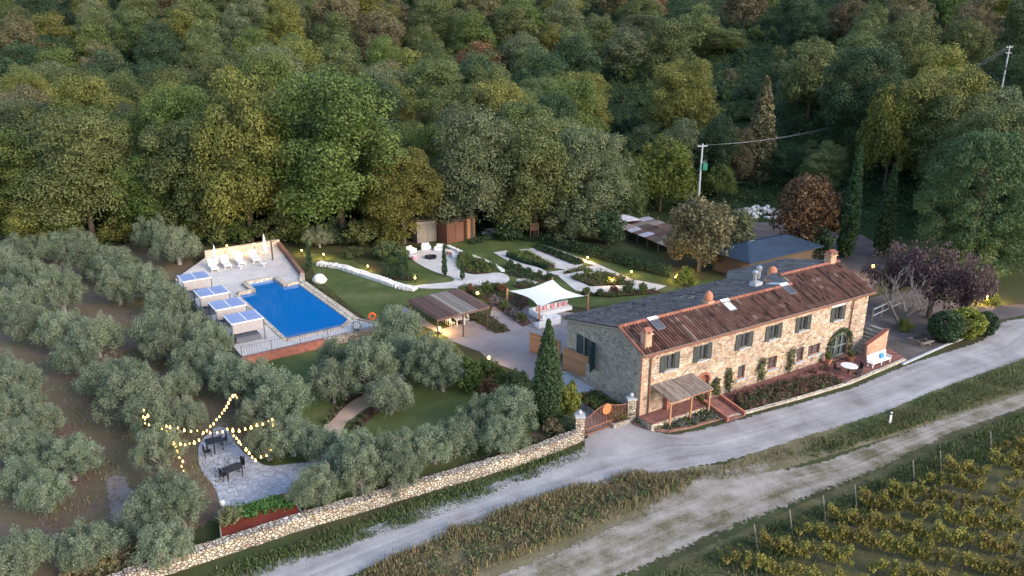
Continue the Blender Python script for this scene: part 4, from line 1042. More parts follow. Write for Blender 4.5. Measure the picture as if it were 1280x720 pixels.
# ---------------------------------------------------------------- garden: fire pit, shade sail, pergola, furniture
t = thing('fire_pit', 'round dark fire pit in the middle of the white gravel patio', 'fire pit', W(538.5, 323))
MB().lathe([(.75, .05), (.8, .35), (.65, .36), (.6, .12), (.05, .1)], 14).build('bowl', M['black_metal'], t)
def armchair(u, v, rz, label, cloth='white', wd=.95, group='white armchairs round the fire pit', cat='armchair', name='garden_armchair'):
    t = thing(name, label, cat, W(u, v), rz, group)
    MB().box((0, 0, .26), (wd, .85, .34)).build('seat', M[cloth], t)
    MB().box((0, .42, .55), (wd, .2, .62)).build('backrest', M[cloth], t)
    for s in (-1, 1): MB().box((s*(wd/2+.07), 0, .34), (.16, .9, .5)).build('arm', M[cloth], t)
    MB().box((0, -.05, .47), (wd*.9, .7, .1)).build('cushion', M[cloth], t)
    return t
fp = W(538.5, 323)
for i, (x, y, lb) in enumerate(((120, 200, 'leftmost white armchair by the fire pit, beside the planted bed'), (187, 185, 'white armchair behind the fire pit in front of the grey shed'), (247, 190, 'white armchair behind the fire pit in front of the brown shed'), (318, 218, 'white armchair at the right edge of the fire pit patio'))):
    u, v = Z4([(x, y)])[0]; p = W(u, v); d = fp-p; armchair(u, v, math.atan2(d.y, d.x)+math.pi/2, lb, 'white' if i else 'white')
for (x, y, lb) in ((292, 205, 'rust-coloured cushion stool between the two right-hand armchairs'), (135, 228, 'rust-coloured cushion stool in front of the leftmost armchair')):
    u, v = Z4([(x, y)])[0]; t = thing('pouf', lb, 'pouf', W(u, v)); MB().lathe([(.3, 0), (.42, .1), (.42, .38), (.3, .46), (.02, .47)], 12).build('body', M['cushion_pink'] if x < 200 else M['terracotta'], t); MB().lathe([(.36, .465), (.3, .5), (.02, .51)], 12).build('top', M['white'], t)
# sail
sail = thing('shade_sail', 'white square shade sail stretched over the outdoor sofa', 'shade sail', W(674, 400))
ps = {'b': on_plane(691, 349.5, W(690, 378), Vector((0, 1, 0))), 'l': on_plane(636.6, 363.5, W(634, 381), Vector((0, 1, 0))), 'r': on_plane(731, 370, W(734.5, 388), Vector((0, 1, 0))), 'f': on_plane(674, 384, W(674, 404), Vector((0, 1, 0)))}
o = sail.location; ns = 14; m = MB(); vs = []
for i in range(ns+1):
    for j in range(ns+1):
        a, b = i/ns, j/ns
        p = ps['b'].lerp(ps['l'], a).lerp(ps['r'].lerp(ps['f'], a), b)
        c = (p-(ps['b']+ps['l']+ps['r']+ps['f'])/4); ea = 4*a*(1-a); eb = 4*b*(1-b)
        k = 1-.27*(abs(2*b-1)*ea+abs(2*a-1)*eb)*.9
        p = (ps['b']+ps['l']+ps['r']+ps['f'])/4+Vector((c.x*k, c.y*k, c.z)); vs.append(p-o)
m.add(vs, [(i*(ns+1)+j, i*(ns+1)+j+1, (i+1)*(ns+1)+j+1, (i+1)*(ns+1)+j) for i in range(ns) for j in range(ns)]); m.build('cloth', M['sail'], sail, True)
for k, (u, v), key in ((0, (634, 381), 'l'), (1, (734.5, 388), 'r'), (2, (674, 404), 'f'), (3, (690, 378), 'b')):
    b = W(u, v); h = ps[key].z+.25
    pt = thing('sail_post', ['timber post at the left corner of the shade sail', 'timber post at the right corner of the shade sail', 'timber post at the near corner of the shade sail', 'timber post at the far corner of the shade sail'][k], 'post', b, 0, 'timber posts of the shade sail')
    MB().lathe([(.10, -.1), (.09, h), (.02, h+.03)], 8).build('post', M['wood'], pt)
    m = MB(); tp = ps[key]-b; m.tube([(0, 0, h-.1), tuple(tp)], .02, 4); m.build('guy_rope', M['white'], pt)
# sofa set under the sail
s0 = W(682, 395); sz = HRZ
sofa = thing('garden_sofa', 'white corner sofa with pink cushions under the shade sail', 'sofa', W(690, 391), sz)
MB().box((0, 0, .24), (4.6, .9, .4)).build('seat', M['white'], sofa); MB().box((0, .5, .5), (4.6, .2, .7)).build('backrest', M['white'], sofa)
MB().box((-2.0, -1.3, .24), (.9, 1.7, .4)).build('seat', M['white'], sofa); MB().box((-2.5, -.8, .5), (.2, 2.6, .7)).build('backrest', M['white'], sofa)
for x in (-1.5, -.7, .3, 1.2, 1.9): 
    q = MB(); q.box((x, .3, .62), (.5, .16, .42), rx=-.25); q.build('cushion', M['cushion_pink'], sofa)
tb = thing('coffee_table', 'low white table in front of the corner sofa', 'table', W(686, 401), sz)
MB().box((0, 0, .42), (2.4, .95, .06)).build('top', M['white'], tb)
for x in (-1.1, 1.1):
    for y in (-.38, .38): MB().box((x, y, .2), (.07, .07, .4)).build('leg', M['grey_frame'], tb)
sf2 = thing('garden_bench', 'white upholstered bench on the near side of the coffee table', 'bench', W(684, 407), sz)
MB().box((0, 0, .24), (2.6, .8, .4)).build('seat', M['white'], sf2); MB().box((0, -.42, .5), (2.6, .16, .6)).build('backrest', M['white'], sf2)
for x in (-.8, .7): 
    q = MB(); q.box((x, -.22, .6), (.5, .14, .4), rx=.25); q.build('cushion', M['cushion_pink'], sf2)
# pergola: slatted dark roof on posts
pgz = 2.55
pc = [W(509.5, 375, pgz), W(546, 399.5, pgz), W(612, 383, pgz), W(573, 361, pgz)]
perg = thing('slatted_pergola', 'dark slatted timber pergola with grey mat panels over the white dining table', 'pergola', (pc[0]+pc[2])/2*1.0)
perg.location.z = 0; o = perg.location; nsl = 44
for sct, (f0, f1, mt) in enumerate(((0, .42, 'pergola_wood'), (.42, .78, 'grey_wood'), (.78, 1, 'pergola_wood'))):
    m = MB()
    for k in range(nsl):
        f = (k+.5)/nsl
        if not f0 <= f < f1: continue
        a = pc[0].lerp(pc[3], f)-o; b = pc[1].lerp(pc[2], f)-o; m.beam(a+Vector((0, 0, .03*((k % 3)-1))), b+Vector((0, 0, .03*((k % 3)-1))), .26, .05)
    m.build('roof_panel', M[mt], perg)
m = MB()
for a, b in ((pc[0], pc[3]), (pc[1], pc[2])): m.beam(a-o-Vector((0, 0, .12)), b-o-Vector((0, 0, .12)), .12, .18)
m.beam(pc[0].lerp(pc[1], .5)-o-Vector((0, 0, .12)), pc[3].lerp(pc[2], .5)-o-Vector((0, 0, .12)), .12, .18); m.build('beams', M['pergola_wood'], perg)
for a, b in ((.03, .03), (.97, .03), (.03, .97), (.97, .97), (.5, .97), (.5, .03)):
    p = pc[0].lerp(pc[3], a).lerp(pc[1].lerp(pc[2], a), b)-o; MB().beam((p.x, p.y, 0), (p.x, p.y, pgz-.2), .14, .14).build('post', M['pergola_wood'], perg)
def dining(u, v, rz, label, L_=2.6, wd=1.0, top='white', chairs=6):
    t = thing('dining_table', label, 'table', W(u, v), rz)
    MB().box((0, 0, .75), (L_, wd, .05)).build('top', M[top], t)
    for x in (-L_/2+.12, L_/2-.12):
        for y in (-wd/2+.1, wd/2-.1): MB().box((x, y, .36), (.07, .07, .72)).build('leg', M['white' if top == 'white' else top], t)
    return t
dining(569, 403, math.atan2((pc[1]-pc[0]).y, (pc[1]-pc[0]).x), 'long white dining table half under the dark pergola')
def chair(loc, rz, label, mat, group=None, metal=False):
    t = thing('garden_chair', label, 'chair', loc, rz, group)
    MB().box((0, 0, .45), (.46, .46, .04)).build('seat', M[mat], t); MB().box((0, .22, .72), (.46, .04, .46)).build('backrest', M[mat], t)
    for x in (-.2, .2):
        for y in (-.2, .2): MB().box((x, y, .22), (.035, .035, .44)).build('leg', M[mat], t)
    return t
dt = W(569, 403); dz = math.atan2((pc[1]-pc[0]).y, (pc[1]-pc[0]).x); du = Vector((math.cos(dz), math.sin(dz), 0)); dw = Vector((-du.y, du.x, 0))
nm = {(-1,-1): 'at the far left', (0,-1): 'in the middle of the left side', (1,-1): 'at the near left', (-1,1): 'at the far right', (0,1): 'in the middle of the right side', (1,1): 'at the near right'}
for i in (-1, 0, 1):
    for s in (-1, 1): chair(dt+du*i*.85+dw*s*.8, dz+(0 if s > 0 else math.pi), 'white chair %s of the pergola dining table' % nm[(i, -s)], 'white', 'white chairs at the pergola table')

# sheds under the trees, deck chair frame, barrows of stone
def shed(u0, v0, u1, v1, ht, depth, mat, label, name):
    a, b = W(u0, v0), W(u1, v1); d = b-a; L_ = d.length; t = thing(name, label, 'shed', a, math.atan2(d.y, d.x))
    MB().box((L_/2, depth/2, ht/2), (L_, depth, ht)).build('walls', M[mat], t)
    MB().box((L_/2, depth/2-.1, ht+.08), (L_+.4, depth+.5, .12), rx=-.12).build('roof', M['bark'], t)
    for k in (.27, .73): MB().box((L_*k, -.03, ht*.46), (L_*.42, .06, ht*.88)).build('door', M[mat], t)
    return t
shed(522, 304, 546, 301, 3.0, 3, 'grey_wood', 'grey plank shed with double doors behind the fire pit', 'garden_shed')
shed(559, 305, 580, 301, 2.9, 3, 'shed_wood', 'reddish-brown plank shed under the tree right of the grey shed', 'garden_shed')
shed(584, 299, 594, 296, 2.9, 2.5, 'wood', 'narrow orange-brown shed at the right end of the sheds', 'garden_shed')
t = thing('wooden_swing_frame', 'small upright brown wooden frame seat at the far corner of the garden', 'wooden frame', W(668, 297), .3)
for x in (-.6, .6): MB().box((x, 0, 1.1), (.1, .1, 2.2)).build('post', M['wood'], t)
m = MB()
for k in range(5): m.box((0, 0, 1.15+.22*k), (1.2, .05, .16))
m.build('slats', M['wood'], t)
t = thing('rubble_heap', 'pile of grey stones and white scraps beneath the trees beside the sheds', 'rubble heap', W(622, 291)); q = random.Random(9); m = MB()
for k in range(60):
    r_, a = 2.2*math.sqrt(q.random()), q.uniform(0, 6.28); m.box((r_*math.cos(a), r_*math.sin(a), .1+.5*max(0, 1-r_/2.2)*q.random()), (q.uniform(.2, .6), q.uniform(.2, .5), q.uniform(.2, .4)), q.uniform(0, 3), q.uniform(-.4, .4))
m.build('stones', M['rubble'], t)
# tumbledown lean-to with grey sheets right of the garden hedge
ra, rb = W(770, 293), W(836, 322); rd = rb-ra; t = thing('lean_to', 'long tumbledown lean-to roofed with brown and pale grey sheets behind the hedge', 'lean-to', ra, math.atan2(rd.y, rd.x)); L_ = rd.length
q = random.Random(4)
for i in range(9):
    for j in range(3):
        mt = ['pergola_wood', 'tarp', 'grey_wood', 'pergola_wood', 'bark'][q.randrange(5)]
        x = L_*(i+.5)/9; y = .8+1.8*j; MB().box((x, y, 1.5+.28*j+q.uniform(-.05, .05)), (L_/9*1.04, 1.9, .05), q.uniform(-.06, .06), q.uniform(-.04, .04), .15+q.uniform(-.03, .03)).build('roof_sheet', M[mt], t)
for i in range(6):
    for y in (.2, 5.2): MB().box((L_*(i+.1)/5.2, y, .7+.13*y), (.16, .16, 1.4+.26*y)).build('post', M['bark'], t)
t = thing('tarpaulin_cover', 'pale lilac square canopy at the left end of the lean-to', 'canopy', W(778, 292), .4)
MB().add([(-2, -1.6, 2.3), (2, -1.6, 2.3), (2, 1.6, 2.3), (-2, 1.6, 2.3), (0, 0, 2.9), (-2, -1.6, 2.2), (2, -1.6, 2.2), (2, 1.6, 2.2), (-2, 1.6, 2.2)], [(0,1,4), (1,2,4), (2,3,4), (3,0,4), (0,5,6,1), (1,6,7,2), (2,7,8,3), (3,8,5,0), (5,8,7,6)]).build('cloth', M['tarp'], t)
for x in (-1.9, 1.9):
    for y in (-1.5, 1.5): MB().box((x, y, 1.1), (.08, .08, 2.2)).build('pole', M['grey_frame'], t)
# blue-roofed barn behind the house
bt = thing('blue_roofed_barn', 'low barn with a blue-grey roof behind the farmhouse chimneys', 'barn', W(934, 352), HRZ+.02)
bl = bt
MB().box((6.5, 3, 1.2), (12.6, 5.6, 2.4)).build('walls', M['bark'], bt)
m = MB(); m.add([(-.5, -.5, 2.5), (13.5, -.5, 2.5), (13.5, 6.5, 2.5), (-.5, 6.5, 2.5), (3, 3, 3.7), (10.5, 3, 3.7), (-.5, -.5, 2.38), (13.5, -.5, 2.38), (13.5, 6.5, 2.38), (-.5, 6.5, 2.38)],
 [(0,1,5,4), (1,2,5), (2,3,4,5), (3,0,4), (0,6,7,1), (1,7,8,2), (2,8,9,3), (3,9,6,0), (6,9,8,7)]); m.build('roof', M['blue_roof'], bt)
MB().box((5.5, 4.6, 3.12), (.9, .5, .12), rx=-.3).build('roof_light', M['white'], bt)
t = thing('stone_heap', 'heap of white and orange building stone in the yard behind the house', 'stone heap', W(952, 268)); m = MB(); q = random.Random(2)
for k in range(90):
    r_, a = 3.4*math.sqrt(q.random()), q.uniform(0, 6.28); m.box((1.3*r_*math.cos(a), r_*math.sin(a), .1+1.6*max(0, 1-r_/3.4)*q.random()), (q.uniform(.3, .8), q.uniform(.3, .7), q.uniform(.3, .5)), q.uniform(0, 3), q.uniform(-.4, .4))
m.build('stones', M['boulder'], t)

# ---------------------------------------------------------------- east side: terrace furniture, bench, steps, fence, picnic table
t = thing('round_table', 'round table with a white top on the brick terrace by the arched door', 'table', W(1060, 467))
MB().lathe([(.7, .72), (.72, .75), (.7, .78), (.05, .785)], 18).build('top', M['white'], t); MB().lathe([(.32, 0), (.08, .06), (.06, .7), (.25, .72)], 10).build('pedestal', M['black_metal'], t)
cc = W(1060, 467)
for k, nm_ in enumerate(('left of', 'in front of', 'right of')):
    a = [math.pi, -1.3, .2][k]; chair(cc+Vector((math.cos(a)*1.0, math.sin(a)*1.0, 0)), a-math.pi/2, 'dark metal chair %s the round white table' % nm_, 'black_metal', 'dark metal chairs at the round table')
t = thing('white_bench', 'white slatted bench with a blue cushion against the brick parapet', 'bench', W(1098, 456), HRZ)
MB().box((0, 0, .46), (2.7, .6, .09)).build('seat', M['white'], t); MB().box((0, .34, .78), (2.7, .1, .6), rx=-.15).build('backrest', M['white'], t)
for x in (-1.25, 0, 1.25):
    for y in (-.24, .24): MB().box((x, y, .21), (.08, .08, .42)).build('leg', M['white'], t)
for s in (-1, 1): MB().box((s*1.32, 0, .66), (.08, .6, .07)).build('arm', M['white'], t)
q = MB(); q.box((.6, .2, .70), (.5, .16, .4), rx=-.3); q.build('cushion', M['blue_cloth'], t)
pa, pb = W(1082, 446), W(1107, 437); d = pb-pa
par = thing('brick_parapet', 'sloping orange brick parapet beside the outside steps behind the white bench', 'parapet', pa, math.atan2(d.y, d.x)); L_ = d.length
m = MB(); m.add([(0, 0, 0), (L_, 0, 0), (L_, 0, 2.0), (0, 0, 1.1), (0, .3, 0), (L_, .3, 0), (L_, .3, 2.0), (0, .3, 1.1)], [(0,1,2,3), (4,7,6,5), (0,4,5,1), (1,5,6,2), (2,6,7,3), (3,7,4,0)]); m.build('wall', M['pale_brick'], par)
m = MB(); m.beam((-.05, .15, 1.15), (L_+.05, .15, 2.05), .4, .08); m.build('coping', M['ridge_tile'], par)
stp = thing('outside_steps', 'dark stone steps climbing the right end of the farmhouse behind the parapet', 'steps', pa, math.atan2(d.y, d.x))
m = MB()
for k in range(8): m.box((.25+L_*k/8, 1.05, .12*(k+1)), (L_/8*1.02, 1.4, .24*(k+1)))
m.build('flight', M['gable_stone'], stp)
fr = thing('rail_fence', 'pale two-rail timber fence behind the right end of the farmhouse', 'fence', W(1090, 402)); fa, fb = W(1090, 402), W(1124, 386); fd = fb-fa
for z in (.65, 1.35): MB().beam((0, 0, z), (fd.x, fd.y, z), .07, .12).build('rail', M['concrete'], fr)
for k in range(4): MB().beam((fd.x*k/3, fd.y*k/3+.08, 0), (fd.x*k/3, fd.y*k/3+.08, 1.5), .11, .11).build('post', M['grey_wood'], fr)
t = thing('picnic_table', 'dark picnic table with benches on the pale gravel by the plum trees', 'picnic table', W(1150, 430), .5)
MB().box((0, 0, .74), (1.6, .75, .06)).build('top', M['black_metal'], t)
for s in (-1, 1):
    MB().box((0, s*.72, .44), (1.6, .28, .05)).build('bench', M['grey_wood'], t)
    m = MB(); m.beam((s*.55, -.7, .02), (s*.55, .15, .7), .06, .08); m.beam((s*.55, .7, .02), (s*.55, -.15, .7), .055, .08); m.beam((s*.55, -.72, .40), (s*.55, .72, .40), .05, .07); m.build('trestle', M['grey_wood'], t)
t = thing('marker_post', 'white roadside marker post on the grass between road and track', 'marker post', W(1112, 530)); MB().box((0, 0, .5), (.14, .10, 1.0)).build('post', M['white'], t); MB().box((0, 0, .86), (.145, .105, .12)).build('band', M['black_metal'], t)
for u, v, lb in ((1035, 455, 'terracotta pot left of the arched door'), (1063, 452, 'terracotta pot right of the arched door by the downpipe'), (875, 508, 'terracotta flowerpot at the foot of the brick ramp'), (755, 474, 'terracotta pot on the gable side under the window')):
    t = thing('flower_pot', lb, 'flower pot', W(u, v, 0 if u != 755 else .59), 0); MB().lathe([(.2, 0), (.32, .45), (.36, .5), (.3, .52), (.05, .46)], 12).build('pot', M['terracotta'], t)
    pl = link('plant', PROT['bush0'][2], None, t); pl.location = (0, 0, .42); pl.scale = (.38, .38, .38)

# ---------------------------------------------------------------- stone terrace tables, mulch bed, little lights
def cafe(u, v, rz, lb):
    t = thing('metal_table', lb, 'table', W(u, v), rz, None)
    m = MB()
    for k in range(9): m.box((0, -.4+.1*k, .75), (1.15, .085, .03))
    m.build('top', M['black_metal'], t)
    for x in (-.5, .5):
        for y in (-.36, .36): MB().box((x, y, .36), (.05, .05, .72)).build('leg', M['black_metal'], t)
cafe(269, 562, .5, 'dark slatted metal table under the crossing bulbs'); cafe(292, 597, .75, 'dark slatted metal table in the open middle of the stone terrace')
for u, v, a, lb in ((280, 556, -1.0, 'dark metal chair right of the table under the bulbs'), (260, 571, 2.2, 'dark metal chair left of the table under the bulbs'), (301, 588, -.6, 'dark metal chair behind the open terrace table'), (281, 600, 2.4, 'dark metal chair left of the open terrace table')):
    chair(W(u, v), a, lb, 'black_metal', 'dark metal chairs on the stone terrace')
mulch = Z5([(435,590), (712,512), (786,602), (450,712)])
t = thing('mulch_bed', 'raised bed of red mulch with green plants by the stone terrace', 'flower bed', W(*mulch[0])); o = t.location
mp_ = [(p.x-o.x, p.y-o.y) for p in Ws(mulch, .6)]
MB().prism(mp_, 0, .60).build('soil', M['mulch'], t)
m = MB()
for i in range(4): 
    a, b = mp_[i], mp_[(i+1) % 4]; m.beam((a[0], a[1], .34+.002*i), (b[0], b[1], .34+.002*i), .08, .62)
m.build('border', M['grey_wood'], t)
t = thing('grass_tussock', 'pale rounded grass tussock at the left end of the red mulch bed', 'grass tussock', W(288, 653, .6))
link('blades', leafmesh('blades', [(0, 0, .45)], [.75], 260, .5, .14, out=.2, up=0, seed=77, squash=.8, shell=.2), F['grey'], t)

# lamps
AM = M['amber_glow']
def lamp(u, v, label, z=.55, r=.13, power=30, base=0.0, name='garden_lamp'):
    t = thing(name, label, 'lamp', W(u, v, base), 0, 'warm garden lamps')
    MB().lathe([(.07, -.1), (.05, .04), (.04, z-r*.8)], 8).build('stem', M['black_metal'], t)
    m = MB(); m.lathe([(r*.4, z-r), (r*.85, z-r*.6), (r, z), (r*.85, z+r*.55), (r*.4, z+r*.95)], 10); m.build('globe', AM, t, True)
    l = bpy.data.lights.new('lamp_light', 'POINT'); l.energy = power*2.2; l.color = (1, .60, .22); l.shadow_soft_size = .12
    q = bpy.data.objects.new('lamp_light', l); C.collection.objects.link(q); q.parent = t; q.location = (0, 0, z+r+.2); return t
lamp(377.5, 318, 'glowing lamp on the lawn behind the slim cypress'); lamp(405, 323, 'glowing lamp on the lawn right of the slim cypress')
lamp(460, 338, 'glowing lamp on the lawn beside the white rubble edging'); lamp(513, 316, 'glowing lamp at the left edge of the fire pit patio', power=20)
lamp(519, 353, 'glowing lamp where the lower garden path begins', power=15); lamp(734.5, 327, 'glowing lamp at the corner of the long hedge', power=40)
lamp(789, 345, 'glowing lamp by the outer white path near the hedge'); lamp(765, 356, 'glowing lamp inside the triangular planted bed')
lamp(855, 342, 'upper glowing lamp by the bush behind the farmhouse', power=35); lamp(844, 352, 'lower glowing lamp by the bush behind the farmhouse', power=35)
lamp(549, 417, 'bright lantern on the ground beside the pergola post', z=.5, r=.2, power=90, name='floor_lantern'); lamp(611, 459, 'glowing lamp post at the courtyard hedge corner', z=.9, power=30)
lamp(1233, 379, 'bright lamp beside the bend at the far end of the road', z=.6, r=.24, power=260); lamp(1089, 347, 'lamp on a tall stem behind the right end of the farmhouse', z=1.4, r=.2, power=60)
lamp(929, 351, 'lamp under the eaves of the blue-roofed barn', z=.9, r=.16, power=4); lamp(284, 312, 'lamp lighting the rear wall of the pool terrace', power=32, z=.5, base=1.5)
lamp(318, 310, 'lamp at the middle of the rear pool wall behind the parasol', power=32, z=.5, base=1.5)
lamp(597, 384, 'lantern hanging height lamp on a tall stem under the pergola edge', z=1.6, r=.16, power=40)
for u, v, lb in ((369, 570, 'white path light at the right edge of the stone terrace'), (409, 584, 'white path light where the tan path meets the terrace'), (279, 637, 'white path light at the corner of the red mulch bed')):
    t = thing('path_light', lb, 'path light', W(u, v), 0, 'white path lights'); MB().lathe([(.08, 0), (.08, .35)], 8).build('stem', M['white'], t); MB().lathe([(.14, .35), (.16, .42), (.16, .6), (.05, .66)], 10).build('head', M['white'], t)

# strings of bulbs over the terrace, hung from poles
def SC(pts): return [(160+x/2.769, 380+y/2.769) for x, y in pts]
strings = [
 ('string of bulbs running from the upper right tree down to the middle pole', [(378,322,3.6), (368,306,3.7), (352,324,3.6), (342,343,3.5), (330,362,3.4), (317,380,3.3), (304,397,3.2), (290,414,3.1), (276,430,3.0), (262,443,2.9), (249,457,2.8)], 14),
 ('string of bulbs sagging from the left tree to the middle', [(54,352,3.5), (51,380,3.0), (57,406,2.7), (75,417,2.7), (105,429,2.6), (132,424,2.7), (165,421,2.7), (197,429,2.7), (232,435,2.7), (270,442,2.8), (302,440,2.9)], 13),
 ('short loop of bulbs beside the left tree', [(70,381,3.0), (60,392,2.8), (56,400,2.75)], 3),
 ('string of bulbs hanging down the left olive', [(132,412,2.9), (131,430,2.7), (150,464,2.3), (163,480,2.1), (167,497,1.9), (177,525,1.5), (190,530,1.4), (183,550,1.1), (197,582,.7)], 11),
 ('string of bulbs slanting to the lower right', [(302,440,2.9), (337,432,2.8), (362,434,2.8), (366,452,2.6), (382,466,2.5), (386,480,2.4), (405,490,2.2), (425,517,1.8), (437,534,1.6), (465,526,1.6), (492,513,1.7)], 14),
 ('string of bulbs running right to the olive', [(337,430,2.8), (366,432,2.8), (400,425,2.8), (432,415,2.8), (467,405,2.8), (499,393,2.9)], 8),
 ('string of bulbs hanging straight down at the right', [(499,393,2.9), (501,422,2.5), (500,453,2.1), (495,484,1.7), (492,513,1.3)], 7),
 ('faint string of bulbs below the middle crossing', [(249,457,2.8), (235,470,2.6), (205,481,2.3), (170,478,2.2)], 5)]
bulb_me = None
for lb, pts, n in strings:
    P3 = [W(u, v, z) for (u, v), z in zip(SC([(x, y) for x, y, z in pts]), [z for x, y, z in pts])]
    t = thing('string_light', lb, 'string light', (P3[0].x, P3[0].y, 0), 0, 'strings of warm bulbs over the stone terrace'); o = t.location
    m = MB(); m.tube([p-o for p in P3], .014, 4); m.build('cable', M['cable'], t)
    d = [0]
    for a, b in zip(P3, P3[1:]): d.append(d[-1]+(b-a).length)
    for k in range(n):
        s = d[-1]*(k+.3)/n; p = Vector([np.interp(s, d, [q[i] for q in P3]) for i in range(3)])-o
        if bulb_me is None:
            b = MB(); b.lathe([(.02, .0), (.02, -.04), (.042, -.07), (.05, -.10), (.035, -.14), (.01, -.15)], 8); ob = b.build('bulb', M['bulb_glow'], t); bulb_me = ob.data
        else: ob = link('bulb', bulb_me, None, t)
        ob.location = p+Vector((0, 0, R.uniform(-.12, .05))); k_ = R.uniform(.7, 1.7); ob.scale = (k_, k_, k_)
for (x, y), h, lb in (((302,520), 3.2, 'thin dark pole in the middle of the crossing bulbs'), ((499,520), 2.9, 'thin dark pole under the right-hand string of bulbs')):
    u, v = SC([(x, y)])[0]; t = thing('light_pole', lb, 'pole', W(u, v)); MB().lathe([(.05, -.1), (.04, h), (.01, h+.02)], 7).build('pole', M['black_metal'], t)

# ---------------------------------------------------------------- electricity poles and wires
def epole(base, h, label, transformer=False, rz=0.0):
    t = thing('electricity_pole', label, 'electricity pole', base, rz)
    MB().lathe([(.20, -.3), (.17, h*.5), (.13, h), (.02, h+.02)], 9).build('pole', M['concrete'], t)
    m = MB(); m.box((0, 0, h-.35), (1.7, .12, .14)); ca = m.build('crossarm', M['concrete'], t)
    for x in (-.75, 0, .75):
        b = MB(); b.lathe([(.05, h-.28), (.09, h-.2), (.05, h-.12), (.08, h-.05), (.02, h+.02)], 8, (x, 0, 0)); b.build('insulator', M['wire'], ca)
    if transformer:
        b = MB(); b.box((.55, -.1, h*.70), (.75, .7, 1.1)); tr = b.build('transformer', M['green_metal'], t)
        b = MB()
        for k in (-.2, 0, .2): b.lathe([(.06, h*.70+.55), (.06, h*.70+.85), (.02, h*.70+.9)], 6, (.55+k, -.1, 0))
        b.build('bushings', M['wire'], tr)
    else:
        b = MB(); b.box((0, 0, h-1.5), (1.7, .12, .12)); b.build('crossarm', M['concrete'], t)
    return t
e0 = W(871, 272)
eh = next(h for h in np.arange(6, 16, .05) if proj(e0+Vector((0, 0, h)))[1] < 180)
epole(e0, eh, 'grey electricity pole with a green transformer behind the garden hedge', True, .3)
e1r = ray(1251, 115); q = 1.0
tt = next(t for t in np.arange(60, 400, .5) if CH+e1r.z*t < Tz(e1r.x*t, e1r.y*t))
e1 = Vector((e1r.x*tt, e1r.y*tt, Tz(e1r.x*tt, e1r.y*tt)))
hh = next(h for h in np.arange(3, 30, .1) if proj(e1+Vector((0, 0, h)))[1] < 57)
epole(e1, hh, 'grey electricity pole with two crossarms on the wooded slope at upper right', False, .3)
A0 = e0+Vector((0, 0, eh-.2)); A1 = e1+Vector((0, 0, hh-.2))
for k, off in enumerate((-.75, 0.0, .75)):
    c = Vector((math.cos(.3)*off, math.sin(.3)*off, 0)); t = thing('power_line', ['left-hand', 'middle', 'right-hand'][k]+' wire of the power line between the two electricity poles', 'power line', A0+c)
    m = MB(); pts = []
    for i in range(25):
        f = i/24; p = (A1-A0)*f; p.z -= 4*f*(1-f)*4.6; pts.append(p)
    m.tube(pts, .020, 4); m.build('wire', M['wire'], t)

# ---------------------------------------------------------------- trees and plants that stand out
def hit(u, v):
    """where the photograph's (u, v) meets the terrain"""
    r = ray(u, v); o = Vector((0, 0, CH)); t = 30.0
    while t < 700:
        p = o+r*t
        if p.z < Tz(p.x, p.y): break
        t += .5
    return Vector((p.x, p.y, Tz(p.x, p.y)))
HTOP = {}
for k, (nm_, ct, cm, tm) in PROT.items():
    co = np.array([v.co[2] for v in cm.vertices]); cx_ = np.array([v.co[0] for v in cm.vertices]); HTOP[k] = (np.percentile(co, 99.7), np.percentile(np.abs(cx_), 98)*2)
TAKEN = []
def tree(key, u, vb, vt, wpx, label, mat=None, group=None):
    b = hit(u, vb); zc = proj(b)[2]
    h = next((h for h in np.arange(.5, 40, .1) if proj(b+Vector((0, 0, h)))[1] <= vt), 10)
    sx = wpx*zc/FPX/HTOP[key][1]; sz = h/HTOP[key][0]
    TAKEN.append((b.x, b.y, wpx*zc/FPX/2)); return plant(key, b, (sx, sx, sz), None, label, group, F[mat] if mat else None)
tree('broad3', 430, 303, 92, 150, 'tallest bright green oak behind the pool lawn, front of the wood', 'green')
tree('broad1', 505, 305, 186, 92, 'rounded yellow-green oak left of the grey shed', 'yellow')
tree('broad0', 590, 298, 135, 100, 'tall grey-green oak overhanging the reddish-brown shed', 'grey')
tree('broad2', 668, 296, 150, 96, 'dense dark olive tree behind the brown wooden frame seat', 'mid')
tree('broad1', 730, 292, 160, 90, 'mid green tree behind the middle of the long hedge', 'grey')
tree('shrubtree', 715, 303, 246, 74, 'low grey-green bushy tree at the left end of the long hedge', 'grey')
tree('broad0', 640, 290, 215, 60, 'small dark tree over the rubble heap', 'dark')
tree('broad2', 315, 302, 90, 110, 'big ochre-tinged oak left of the tallest green oak', 'yellow')
tree('broad1', 250, 300, 150, 110, 'dark olive-green oak behind the white loungers', 'mid')
tree('broad0', 118, 302, 140, 115, 'broad olive-brown oak at the grove edge, left part of the wood', 'mid')
tree('broad3', 22, 300, 165, 110, 'green-yellow oak at the far left end of the wood edge', 'green')
tree('broad2', 60, 305, 240, 70, 'small yellowing tree at the grove edge on the far left', 'yellow')
tree('broad2', 190, 300, 195, 80, 'green tree at the grove edge behind the upper olives', 'green')
tree('willow', 824, 265, 172, 84, 'bright yellow-green willow left of the electricity pole')
tree('willow', 897, 250, 206, 40, 'small dark willow just right of the electricity pole', 'green')
tree('willow', 775, 285, 190, 60, 'dull green weeping tree left of the bright willow', 'mid')
tree('poplar', 946, 228, 97, 36, 'tall narrow brown poplar rising above the dark slope')
tree('shrubtree', 873, 340, 246, 84, 'brown-green bushy tree beside the blue-roofed barn', 'brown')
tree('shrubtree', 917, 325, 262, 48, 'grey-green small tree between the brown bushy tree and the stone heap', 'grey')
tree('dome', 1003, 316, 221, 82, 'rust-red dome-shaped tree behind the farmhouse')
